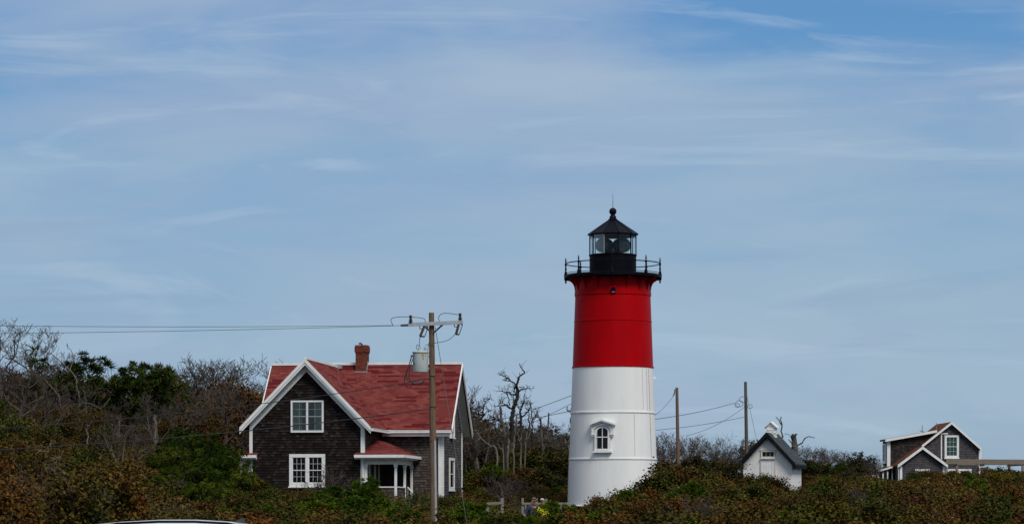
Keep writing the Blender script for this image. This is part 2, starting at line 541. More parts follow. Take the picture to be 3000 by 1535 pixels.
# ------------------------------------------------------------------ terrain
TPX = np.array([-400, 0, 350, 700, 1000, 1300, 1600, 1800, 2000, 2300, 2650, 3000, 3400], float)
TD = np.array([44, 60, 80, 100, 120, 140, 165, 220, 300, 420], float)
TZ = np.array([
    [0, 0, 0, 0, 0, 0, 0, 0, 0, 0, 0, 0, 0],
    [.6, .6, .5, .4, .3, .3, .3, .4, .45, .5, .5, .5, .5],
    [1.6, 1.5, 1.3, .9, .6, .5, .5, .75, 1.0, 1.05, 1.05, 1.05, 1.05],
    [2.9, 2.6, 2.1, 1.3, .9, .8, .75, 1.2, 1.85, 1.75, 1.6, 1.6, 1.6],
    [4.4, 4.0, 3.2, 2.0, 1.6, 1.4, 1.3, 1.5, 2.2, 2.1, 2.15, 2.2, 2.2],
    [6.2, 5.6, 4.6, 2.9, 2.2, 2.1, 2.0, 2.0, 2.3, 2.4, 2.7, 2.8, 2.8],
    [7.2, 6.4, 5.4, 4.2, 3.1, 2.7, 2.6, 2.6, 2.7, 2.6, 3.2, 3.3, 3.3],
    [6.6, 6.0, 5.2, 4.6, 3.7, 3.4, 3.3, 3.3, 3.3, 3.3, 3.7, 3.8, 3.8],
    [3, 3, 3, 3, 2.5, 2.5, 2.5, 2.5, 2.5, 2.5, 2.5, 2.5, 2.5],
    [0, 0, 0, 0, 0, 0, 0, 0, 0, 0, 0, 0, 0]], float)

def ground_z(x, y):
    x, y = np.asarray(x, float), np.asarray(y, float)
    yy = np.clip(y, TD[0], TD[-1])
    px = np.clip(CX + FPX * x / yy, TPX[0], TPX[-1])
    i = np.clip(np.searchsorted(TPX, px) - 1, 0, len(TPX) - 2)
    j = np.clip(np.searchsorted(TD, yy) - 1, 0, len(TD) - 2)
    u = (px - TPX[i]) / (TPX[i + 1] - TPX[i])
    v = (yy - TD[j]) / (TD[j + 1] - TD[j])
    u = u * u * (3 - 2 * u)
    return (TZ[j, i] * (1 - u) + TZ[j, i + 1] * u) * (1 - v) + (TZ[j + 1, i] * (1 - u) + TZ[j + 1, i + 1] * u) * v

def gz(x, y): return float(ground_z(x, y))

xs = np.concatenate([[-5000, -1500, -600, -250, -130], np.arange(-90, 91, 2.5), [130, 250, 600, 1500, 5000]])
ys = np.concatenate([[-2000, -400, -80, -30, 0, 20, 36], np.arange(44, 306, 3.0), [330, 360, 420, 520, 800, 2000, 6000]])
X, Y = np.meshgrid(xs, ys)
Z = ground_z(X, Y)
nx, ny = len(xs), len(ys)
gb = MB()
gb.add(np.stack([X.ravel(), Y.ravel(), Z.ravel()], 1).tolist(),
       [(j * nx + i, j * nx + i + 1, (j + 1) * nx + i + 1, (j + 1) * nx + i) for j in range(ny - 1) for i in range(nx - 1)])
ground = gb.build("ground", M['soil'], smooth=True)
tag(ground, kind="structure")
pk = MB()
pk.box(-60, 60, -25, 43.5, -.2, .012)
tag(pk.build("parking_lot", M['asphalt']), kind="structure")

# ------------------------------------------------------------------ lighthouse
LD = 138.0
LS = FPX / LD
lx = (1795.5 - CX) / LS
lbase = gz(lx, LD) - .25
light = empty("lighthouse", (lx, LD, lbase))
tag(light, "tall round lighthouse, white below and red above, with black lantern and gallery", "lighthouse")
def lz(py): return zat(py, LD) - lbase
def lr(py): return (118.0 + (py - 1075) * .0372) / LS
def shell(name, y0, y1, m):
    b = MB()
    b.lathe([(lr(y0), lz(y0)), (lr(y1), lz(y1))], 96, cap=False)
    return b.build(name, m, light, True)
w_shell = shell("white_tower_shell", 1520, 1076.5, M['tower_white'])
shell("red_tower_shell", 1076.5, 815, M['tower_red'])
b = MB()
b.lathe([(lr(1520) + .10, 0), (lr(1480) + .10, lz(1481)), (lr(1480), lz(1479))], 96, cap=False)
b.build("plinth", M['tower_white'], light, True)
def ring(py, m, d=.035, h=.06, name="plate_flange"):
    b = MB()
    z, r = lz(py), lr(py)
    b.lathe([(r - .01, z - h / 2 - .02), (r + d, z - h / 2), (r + d, z + h / 2), (r - .01, z + h / 2 + .02)], 96, cap=False)
    return b.build(name, m, light, True)
for py in (1345, 1210):
    ring(py, M['tower_white'])
ring(1076.5, M['tower_red'])
ring(943, M['tower_red'], .016, .05)
ring(862, M['tower_red'], .035, .20)
# a downspout-like conduit and stained seams on the plates
def tdir(deg): return Vector((math.sin(R(deg)), -math.cos(R(deg)), 0))
for deg, y0, y1, w in ((53, 1085, 1205, .016), (44, 1082, 1200, .013), (59, 1084, 1400, .026), (28, 1215, 1338, .013), (-22, 1350, 1400, .010), (12, 1090, 1205, .008), (-5, 1352, 1440, .008)):
    b = MB()
    n = 10
    pts = [tdir(deg) * (lr(y0 + (y1 - y0) * i / n) - w * .35) + Vector((0, 0, lz(y0 + (y1 - y0) * i / n))) for i in range(n + 1)]
    b.tube(pts, w, 6)
    b.build("plate_seam", M['seam_rust'] if w > .011 else M['tower_white'], w_shell, True)

def tower_window(deg, pyc, s=1.0):
    r0 = lr(pyc)
    n, rr = tdir(deg), Vector((math.cos(R(deg)), math.sin(R(deg)), 0))
    O = n * (r0 - .06) + Vector((0, 0, lz(pyc)))
    F = lambda a, bb, c: O + rr * a * s + Vector((0, 0, bb * s)) + n * c
    def arch(w, zb, zs, rise, c):
        pts = [F(-w, zb, c), F(w, zb, c)]
        for i in range(13):
            t = math.pi * i / 12
            pts.append(F(w * math.cos(t), zs + rise * math.sin(t), c))
        return pts
    b = MB()
    b.prism(arch(.385, -.66, .30, .24, -.02), n * .17)
    win = b.build("window", M['trim'], light)
    b = MB()
    b.fbox(F, -.45, .45, -.74, -.66, -.02, .26)
    b.build("sill", M['trim'], win)
    b = MB()
    b.prism(arch(.262, -.55, .25, .19, .10), n * .055)
    b.build("pane", M['pane'], win)
    b = MB()
    b.fbox(F, -.017, .017, -.55, .43, .10, .172)
    b.fbox(F, -.275, .275, -.022, .022, .10, .18)
    for sx in (-1, 1):
        b.fbox(F, sx * .275 - .015, sx * .275 + .015, -.57, .26, .10, .168)
    b.fbox(F, -.29, .29, -.61, -.55, .10, .168)
    b.build("sash", M['trim'], win)
    # hood: gabled moulding carried by two brackets
    b = MB()
    b.prism([F(-.62, .56, 0), F(0, .76, 0), F(.62, .56, 0), F(.62, .64, 0), F(0, .84, 0), F(-.62, .64, 0)], n * .34)
    b.prism([F(-.52, .50, 0), F(0, .68, 0), F(.52, .50, 0), F(.52, .56, 0), F(0, .755, 0), F(-.52, .56, 0)], n * .26)
    for sx in (-1, 1):
        a0, a1 = sorted((sx * .40, sx * .52))
        b.fbox(F, a0, a1, .16, .52, 0, .20)
        b.fbox(F, a0 - .015, a1 + .015, .10, .16, 0, .22)
        b.fbox(F, a0 + .01, a1 - .01, .03, .095, 0, .19)
    pts = []
    for i in range(13):
        t = math.pi * i / 12
        pts.append(F(.40 * math.cos(t), .30 + .26 * math.sin(t), 0))
    b.prism([F(.40, .51, 0), *pts, F(-.40, .51, 0), F(0, .66, 0)], n * .21)
    b.build("hood", M['trim'], win)
tower_window(-15.3, 1283)
tower_window(130, 1142)
b = MB()
deg = -1.5
n = tdir(deg)
rr = Vector((math.cos(R(deg)), math.sin(R(deg)), 0))
O = n * (lr(858) - .06) + Vector((0, 0, lz(857)))
b.tube([O, O + n * .15], [.165, .165], 20)
port = b.build("porthole", M['tower_red'], light, True)
b = MB()
b.tube([O + n * .10, O + n * .165], [.13, .13], 20)
b.build("pane", M['black_iron'], port, True)
b = MB()
b.beam(O + n * .16 + Vector((0, 0, -.11)) - rr * .05, O + n * .16 + Vector((0, 0, -.11)) + rr * .05, .03, .03)
b.build("porthole_highlight", M['galv'], port)  # bright bar standing in for the highlight low on the porthole

DR = 141 / LS
zd = lz(812)
b = MB()
b.lathe([(lr(815) - .05, zd - .10), (DR - .06, zd - .07), (DR, zd - .05), (DR, zd + .07), (DR - .05, zd + .10), (.9, zd + .10)], 64)
b.build("gallery_deck", M['black_iron'], light, True)
for k in range(16):
    deg = -48 + 22.5 * k
    n = tdir(deg)
    s = Vector((math.cos(R(deg)), math.sin(R(deg)), 0))
    r0 = lr(845) - .04
    pts = [(r0, zd - .11), (DR - .08, zd - .085), (DR - .10, zd - .17)]
    for i in range(9):
        t = i / 8 * math.pi / 2
        pts.append((r0 + .075 + (DR - .14 - r0 - .075) * (1 - math.sin(t)), zd - .17 - .50 * (1 - math.cos(t))))
    pts.append((r0, zd - .70))
    b = MB()
    b.prism([n * r + Vector((0, 0, z)) - s * .022 for r, z in pts], s * .044)
    b.build("bracket", M['tower_red'], light)
POST = [(.03, -.34), (.055, -.27), (.035, -.23), (.085, -.17), (.10, -.02), (.10, .12), (.075, .16), (.085, .20), (.05, .26), (.045, .34), (.06, .38), (.045, .42), (.04, .55), (.065, .60), (.065, .66), (.035, .70), (.032, .76), (.06, .80), (.02, .84), (.045, .885), (.012, .93), (.004, 1.0)]
for k in range(8):
    n = tdir(-48 + 45 * k) * (DR - .05)
    b = MB()
    b.lathe([(r * .85, zd + z * .95 + .02) for r, z in POST], 12, (n.x, n.y))
    b.build("baluster", M['black_iron'], light, True)
for z, r in ((.64, .026), (.16, .017)):
    b = MB()
    b.tube([tdir(7.5 * i) * (DR - .05) + Vector((0, 0, zd + z)) for i in range(49)], r, 6, caps=False)
    b.build("rail", M['black_iron'], light, True)
b = MB()
WR = 68.5 / LS
b.lathe([(WR, zd + .05), (WR, lz(752)), (WR + .03, lz(750)), (WR + .03, lz(747)), (WR - .06, lz(746))], 64)
drum = b.build("watch_room", M['black_iron'], light, True)
# ten-sided lantern
zg0, zg1, LA = lz(747), lz(691), -60.0
b = MB()
for k in range(10):
    p0, p1 = tdir(LA + 36 * k) * (WR - .02), tdir(LA + 36 * k + 36) * (WR - .02)
    b.add([p0 + Vector((0, 0, zg0)), p1 + Vector((0, 0, zg0)), p1 + Vector((0, 0, zg1)), p0 + Vector((0, 0, zg1))], [(0, 1, 2, 3)])
b.build("lantern_glazing", M['lantern_glass'], light)
for k in range(10):
    p0 = tdir(LA + 36 * k) * (WR - .01)
    b = MB()
    b.beam(p0 + Vector((0, 0, zg0)), p0 + Vector((0, 0, zg1 + .03)), .035, .05, tdir(LA + 36 * k))
    b.build("mullion", M['black_iron'] if k not in (1,) else M['lead'], light)
b = MB()
er = 74.5 / LS
b.lathe([(er - .12, lz(691)), (er, lz(689.5)), (er, lz(687)), (.22, lz(646)), (.20, lz(645))], 10, a0=R(LA))
b.build("lantern_roof", M['roof_iron'], light)
b = MB()
b.lathe([(WR - .05, lz(694)), (.3, lz(680))], 40)
b.build("lantern_ceiling", mat("lantern_ceiling", (.20, .23, .21), (.26, .28, .26), .7, 3), light, True)
for k in range(10):
    n = tdir(LA + 36 * k)
    b = MB()
    b.tube([n * (er - .01) + Vector((0, 0, lz(687) + .012)), n * .22 + Vector((0, 0, lz(646) + .012))], .018, 5)
    b.build("roof_rib", M['roof_iron'], light, True)
def zb(py): return lz(py)
b = MB()
b.lathe([(.21, zb(647)), (.23, zb(643)), (.17, zb(641)), (.165, zb(636)), (.125, zb(632)), (.105, zb(630)), (.11, zb(628))], 24)
ang = [math.pi * i / 14 for i in range(15)]
b.lathe([(max(.01, .178 * math.sin(t)), zb(619.8) - .178 * math.cos(t)) for t in ang], 24)
b.build("ball_vent", M['roof_iron'], light, True)
b = MB()
b.tube([(0, 0, zb(610)), (0, 0, zb(567))], [.014, .007], 6)
b.build("lightning_rod", M['dark_metal'], light, True)
# twin rotating beacons back to back on one pedestal
zc = lz(720)
for sx, px_ in ((-1, 1773), (1, 1818.5)):
    cx = (px_ - 1795.5) / LS
    ax = Vector((sx * .52, -.85, .0)).normalized()
    c = Vector((cx, 0, zc))
    b = MB()
    b.tube([c + ax * .30, c - ax * .22, c - ax * .30], [.345, .345, .25], 28)
    bc = b.build("beacon", M['dark_metal'], light, True)
    b = MB()
    b.tube([c + ax * .29, c + ax * .325, c + ax * .36], [.335, .30, .12], 28)
    b.build("lens", mat("beacon_lens", (.022, .034, .036), (.06, .08, .078), .25, 3, spec=.2), bc, True)
    b = MB()
    b.tube([c + ax * .27, c + ax * .32], [.365, .365], 28, caps=False)
    b.build("bezel", M['dark_metal'], bc, True)
b = MB()
b.lathe([(.30, zg0 - .02), (.28, zg0 + .06), (.16, zg0 + .10), (.13, zc - .2)], 20)
b.build("pedestal", M['dark_metal'], light, True)

# ------------------------------------------------------------------ windows for the buildings
def wall_frame(o, r, n):
    o, r, n = Vector(o), Vector(r).normalized(), Vector(n).normalized()
    return lambda a, bb, c: o + r * a + Vector((0, 0, bb)) + n * c

def window(root, F, w, h, zo, casing=.10, twin=False, cols=2, rows=2, pane='pane', trim='trim', curtains=False, sill=True, name="window", sash2=True):
    """casing outside size w x h centred on F(0,0,*); parts: window > sash, pane, curtain, sill"""
    t = M[trim]
    x0, x1, y0, y1 = -w / 2, w / 2, -h / 2, h / 2
    b = MB(zo)
    b.fbox(F, x0, x1, y1 - casing, y1, 0, .075)
    b.fbox(F, x0, x0 + casing, y0, y1 - casing, 0, .07)
    b.fbox(F, x1 - casing, x1, y0, y1 - casing, 0, .07)
    b.fbox(F, x0 + casing, x1 - casing, y0, y0 + casing, 0, .07)
    lights = [(x0 + casing, x1 - casing)]
    if twin:
        b.fbox(F, -casing * .5, casing * .5, y0 + casing, y1 - casing, 0, .07)
        lights = [(x0 + casing, -casing * .5), (casing * .5, x1 - casing)]
    win = b.build(name, t, root)
    if sill:
        b = MB(zo)
        b.fbox(F, x0 - .04, x1 + .04, y0 - .06, y0, 0, .12)
        b.build("sill", t, win)
    for k, (a0, a1) in enumerate(lights):
        b0, b1 = y0 + casing, y1 - casing
        if curtains:
            b = MB(zo)
            b.fbox(F, a0, a1, b0, b1, .002, .006)
            b.build("room_shade_panel", M['room_shade'], win)  # flat dark sheet painted as the shade of the room behind
            c0, c1 = (a0, a0 + (a1 - a0) * .70) if k == 0 else (a0 + (a1 - a0) * .47, a1)
            n = 26
            b = MB(zo)
            vs = []
            for i in range(n + 1):
                u = c0 + (c1 - c0) * i / n
                d = .018 + .008 * math.sin(i * 1.9)
                vs += [F(u, b0, d), F(u, b1, d)]
            b.add(vs, [(2 * i, 2 * i + 2, 2 * i + 3, 2 * i + 1) for i in range(n)])
            b.build("curtain", M['curtain'], win, True)
            b = MB(zo)
            b.fbox(F, a0, a1, b0, b1, .034, .037)
            b.build("pane", M['glass'], win)
        else:
            b = MB(zo)
            b.fbox(F, a0, a1, b0, b1, .006, .020)
            b.build("pane", M[pane], win)
        b = MB(zo)
        z0, z1 = (.037, .056) if curtains else (.020, .040)
        st = .022
        b.fbox(F, a0, a0 + st, b0, b1, z0, z1 + .004)
        b.fbox(F, a1 - st, a1, b0, b1, z0, z1 + .004)
        b.fbox(F, a0 + st, a1 - st, b1 - st, b1, z0, z1)
        b.fbox(F, a0 + st, a1 - st, b0, b0 + st + .015, z0, z1)
        mid = (b0 + b1) / 2
        if sash2:
            b.fbox(F, a0 + st, a1 - st, mid - .02, mid + .02, z0, z1 + .008)
        halves = [(b0, mid), (mid, b1)] if sash2 else [(b0, b1)]
        for (q0, q1) in halves:
            for i in range(1, cols):
                u = a0 + (a1 - a0) * i / cols
                b.fbox(F, u - .006, u + .006, q0, q1, z0, z1 - .004)
            for i in range(1, rows):
                v = q0 + (q1 - q0) * i / rows
                b.fbox(F, a0, a1, v - .006, v + .006, z0, z1 - .006)
        b.build("sash", M['sash_grey'] if curtains else t, win)
    return win

# ------------------------------------------------------------------ keeper's house
HD, HA = 140.0, R(7.2)
HO = Vector(((899.5 - CX) / FPX * HD, HD, 0))
U, V = Vector((math.cos(HA), -math.sin(HA), 0)), Vector((math.sin(HA), math.cos(HA), 0))
hb = gz(HO.x, HO.y) - .6
house = empty("shingled_house", (HO.x, HO.y, hb), -HA)
tag(house, "dark shingled two-storey house with red roof, white trim and brick chimney", "house")
def hv(px, py, v):
    """(u, z) where the sight line of a photo pixel meets the house plane at depth v"""
    d = Vector(((px - CX) / FPX, 1, (HY - py) / FPX))
    c = Vector((0, 0, EYE))
    t = ((HO - c).dot(V) + v) / d.dot(V)
    p = c + d * t
    return (p - HO).dot(U), p.z
def hu(px, py, u):
    d = Vector(((px - CX) / FPX, 1, (HY - py) / FPX))
    c = Vector((0, 0, EYE))
    t = ((HO - c).dot(U) + u) / d.dot(U)
    p = c + d * t
    return (p - HO).dot(V), p.z
W0, W1 = hv(733, 1300, 0)[0], hv(1066, 1300, 0)[0]
wc = (W0 + W1) / 2
v1, vr, v2 = 5.0, 8.3, 11.6
e0, ez = hv(702, 1252, -.42)
e1 = hv(1086, 1252, -.42)[0]
zw = hv(895, 1050, -.42)[1]
wcx = (e0 + e1) / 2
sw = (zw - ez) / ((e1 - e0) / 2)
mR = hv(1298, 1350, v1)[0]
mRo = mR + .48
mLo = hv(797, 1068, vr)[0]
mL = mLo + .45
mz = hv(1200, 1067, vr)[1]
mez = hv(1220, 1258, v1 - .42)[1]
sm = (mz - mez) / (vr - v1 + .42)
TH = .16
# walls
def wing_z(u): return zw - sw * abs(u - wcx) - TH - .02
def main_z(v): return mz - sm * abs(v - vr) - TH - .02
b = MB(hb)
b.prism([(W0, 0, hb), (W1, 0, hb), (W1, 0, wing_z(W1)), (wcx, 0, wing_z(wcx)), (W0, 0, wing_z(W0))], (0, .14, 0))
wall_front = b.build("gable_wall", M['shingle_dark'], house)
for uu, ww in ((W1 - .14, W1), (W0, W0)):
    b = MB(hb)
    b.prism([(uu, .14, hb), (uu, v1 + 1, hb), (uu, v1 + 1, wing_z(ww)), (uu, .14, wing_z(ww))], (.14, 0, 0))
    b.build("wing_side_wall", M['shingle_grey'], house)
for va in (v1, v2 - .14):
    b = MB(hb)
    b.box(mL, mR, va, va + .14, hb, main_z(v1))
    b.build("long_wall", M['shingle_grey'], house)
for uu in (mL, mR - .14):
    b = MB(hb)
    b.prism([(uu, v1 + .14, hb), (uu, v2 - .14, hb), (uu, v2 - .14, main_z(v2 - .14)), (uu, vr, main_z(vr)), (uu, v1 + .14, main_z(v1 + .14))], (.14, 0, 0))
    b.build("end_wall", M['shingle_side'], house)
# roofs
b = MB(hb)
prof = [(v1 - .42, mez), (vr, mz), (v2 + .42, mez)]
b.prism([(mLo, v, z) for v, z in prof] + [(mLo, v, z - TH) for v, z in reversed(prof)], (mRo - mLo, 0, 0))
b.build("main_roof", M['roof_red'], house)
b = MB(hb)
prof = [(e0, ez), (wcx, zw), (e1, ez)]
b.prism([(u, -.40, z) for u, z in prof] + [(u, -.40, z - TH) for u, z in reversed(prof)], (0, vr + .40, 0))
b.build("wing_roof", M['roof_red'], house)
# soffits
b = MB(hb)
prof = [(v1 - .40, mez + sm * .02), (vr, mz), (v2 + .40, mez + sm * .02)]
b.prism([(mR + .003, v, z - TH - .003) for v, z in prof] + [(mR + .003, v, z - TH - .05) for v, z in reversed(prof)], (.40, 0, 0))
b.build("soffit", M['trim_old'], house)
b = MB(hb)
b.prism([(mL - .40, v, z - TH - .003) for v, z in prof] + [(mL - .40, v, z - TH - .05) for v, z in reversed(prof)], (.397, 0, 0))
b.build("soffit", M['trim_old'], house)
b = MB(hb)
b.box(W1 + .05, mR, v1 - .38, v1 - .003, mez - TH - .06, mez - TH - .02)
b.build("soffit", M['trim_old'], house)
b = MB(hb)
prof = [(e0 + .02, ez), (wcx, zw - .02 * sw), (e1 - .02, ez)]
b.prism([(u, -.36, z - TH - .003) for u, z in prof] + [(u, -.36, z - TH - .05) for u, z in reversed(prof)], (0, .357, 0))
b.build("soffit", M['trim_old'], house)
# barge boards (outer rake boards) and frieze boards against the walls
def rake(pts, off, w, th, vec, m, name):
    b = MB(hb)
    for (p0, p1) in zip(pts[:-1], pts[1:]):
        b.prism([p0 + off, p1 + off, p1 + off - Vector((0, 0, w)), p0 + off - Vector((0, 0, w))], vec)
    return b.build(name, m, house)
zr = Vector((0, 0, 1))
wp = [Vector((e0, -.403, ez)), Vector((wcx, -.403, zw)), Vector((e1, -.403, ez))]
rake(wp, zr * .015, .20, .05, (0, -.07, 0), M['trim'], "barge_board")
rake(wp, zr * -.14, .17, .05, (0, -.035, 0), M['trim'], "barge_board")
wf = [Vector((W0, -.003, wing_z(W0) - .02)), Vector((wcx, -.003, wing_z(wcx) - .02)), Vector((W1, -.003, wing_z(W1) - .02))]
rake(wf, zr * 0, .42, .05, (0, -.045, 0), M['trim'], "frieze_board")
mp_ = [Vector((mRo + .003, v1 - .42, mez)), Vector((mRo + .003, vr, mz)), Vector((mRo + .003, v2 + .42, mez))]
rake(mp_, zr * .015, .19, .05, (.06, 0, 0), M['trim'], "barge_board")
rake(mp_, zr * -.14, .15, .05, (.03, 0, 0), M['trim'], "barge_board")
mp2 = [Vector((mLo - .003, p.y, p.z)) for p in mp_]
rake(mp2, zr * .015, .30, .05, (-.05, 0, 0), M['trim'], "barge_board")
mf = [Vector((mR + .003, v1, main_z(v1) - .02)), Vector((mR + .003, vr, main_z(vr) - .02)), Vector((mR + .003, v2, main_z(v2) - .02))]
rake(mf, zr * 0, .30, .05, (.04, 0, 0), M['trim'], "frieze_board")
# ridge caps
b = MB(hb)
b.box(mLo - .02, mRo + .02, vr - .09, vr + .09, mz - .02, mz + .11)
b.build("ridge_cap", M['trim'], house)
b = MB(hb)
b.box(wcx - .07, wcx + .07, -.36, vr - .3, zw - .03, zw + .075)
b.build("ridge_cap", M['trim'], house)
b = MB(hb)
b.box(wcx - .25, wcx + .25, vr - .5, vr - .1, zw - .10, zw + .14)
b.build("valley_flashing", M['lead'], house, bevel=.02)
# gutters
def gutter(p0, p1, name="gutter", par=None):
    b = MB(hb)
    p0, p1 = Vector(p0), Vector(p1)
    b.beam(p0, p1, .12, .13)
    b.beam(p0 + Vector((0, 0, .06)), p1 + Vector((0, 0, .06)), .15, .03)
    return b.build(name, M['trim'], par or house)
gutter((e1 - .1, v1 - .52, mez - .10), (mRo, v1 - .52, mez - .10))
gutter((e1 + .075, -.40, ez - .12), (e1 + .075, v1 - .42, ez - .12))
b = MB(hb)
b.box(e1 - .3, mRo - .01, v1 - .455, v1 - .425, mez - .33, mez - .17)
b.build("fascia", M['trim'], house)
b = MB(hb)
b.tube([(mR - .26, v1 - .47, mez - .2), (mR - .22, v1 - .30, mez - .35), (mR - .20, v1 - .10, mez - .5), (mR - .20, v1 - .08, hb + .3)], .045, 8)
b.build("downspout", M['trim'], house, True)
# corner boards
b = MB(hb)
b.box(W1 - .15, W1 + .035, -.035, -.002, hb, wing_z(W1) - .15)
b.box(W1 + .002, W1 + .035, -.002, .16, hb, wing_z(W1) - .05)
b.build("corner_board", M['trim'], house)
b = MB(hb)
b.box(W0 - .035, W0 + .12, -.035, -.002, hb, wing_z(W0) - .15)
b.build("corner_board", M['trim'], house)
b = MB(hb)
b.box(mR - .22, mR + .035, v1 - .035, v1 - .002, hb, main_z(v1) - .06)
b.box(mR + .002, mR + .035, v1 - .002, v1 + .16, hb, main_z(v1) - .06)
b.build("corner_board", M['trim'], house)
b = MB(hb)
b.box(mR + .002, mR + .04, v2 - .16, v2 + .03, hb, main_z(v2) - .06)
b.build("corner_board", M['trim'], house)
# windows of the gable front
def gable_window(x0, y0, x1, y1, **k):
    a0, zt = hv(x0, y0, 0)
    a1, zbm = hv(x1, y1, 0)
    F = wall_frame(((a0 + a1) / 2, -.002, (zt + zbm) / 2), (1, 0, 0), (0, -1, 0))
    return window(house, F, a1 - a0, zt - zbm, hb, **k)
tag(gable_window(852.5, 1173, 948.5, 1266, twin=True, cols=2, rows=2, curtains=True, casing=.08, sill=False), "upper twin window with cream curtains")
tag(gable_window(848, 1329.5, 953, 1424, twin=True, cols=3, rows=2, casing=.16), "lower twin window with dark panes")
# windows of the right-hand end
def end_window(y0, y1, pa, pb):
    va, zt = hu(pa, y0, mR)
    vb, _ = hu(pb, y0, mR)
    _, zb_ = hu((pa + pb) / 2, y1, mR)
    F = wall_frame((mR + .002, (va + vb) / 2, (zt + zb_) / 2), (0, 1, 0), (1, 0, 0))
    window(house, F, vb - va, zt - zb_, hb, casing=.13, cols=1, rows=1)
end_window(1340, 1435, 1315, 1329)
end_window(1187, 1281, 1317, 1329)
# chimney
cu, _ = hv(1062, 1000, vr)
ctop = hv(1062, 1012, vr)[1]
b = MB(hb)
b.box(cu - .29, cu + .29, vr - .42, vr + .30, mz - 1.4, ctop - .42)
b.prism([(cu - .29, vr - .42, ctop - .42), (cu + .29, vr - .42, ctop - .42), (cu + .29, vr + .30, ctop - .42), (cu - .29, vr + .30, ctop - .42)], (0, 0, .01))
for i, (d, z0, z1) in enumerate([(.02, -.42, -.36), (.045, -.36, -.08), (.02, -.08, 0)]):
    b.box(cu - .29 - d, cu + .29 + d, vr - .42 - d, vr + .30 + d, ctop + z0, ctop + z1)
chim = b.build("chimney", M['brick_red'], house)
b = MB(hb)
fz = mz - sm * .42
b.prism([(cu - .36, vr - .45, fz - .25), (cu + .36, vr - .45, fz - .25), (cu + .33, vr - .45, fz + .03), (cu - .33, vr - .45, fz + .03)], (0, .028, 0))
b.prism([(cu - .40, vr - .452, fz - .13), (cu + .40, vr - .452, fz - .13), (cu + .40, vr - .56, fz - .13 - .108 * sm), (cu - .40, vr - .56, fz - .13 - .108 * sm)], (0, 0, .03))
b.prism([(cu + .292, vr - .44, fz - .1), (cu + .292, vr - .05, mz - .15), (cu + .292, vr - .05, mz + .2), (cu + .292, vr - .44, fz + .16)], (.02, 0, 0))
b.build("flashing", M['lead'], chim)
b = MB(hb)
b.tube([(cu - .02, vr, ctop - .02), (cu - .03, vr - .02, ctop + .06), (cu - .10, vr - .04, ctop + .11), (cu - .20, vr - .06, ctop + .09)], [.05, .045, .05, .03], 8)
b.build("chimney_cowl", M['dark_metal'], chim, True)
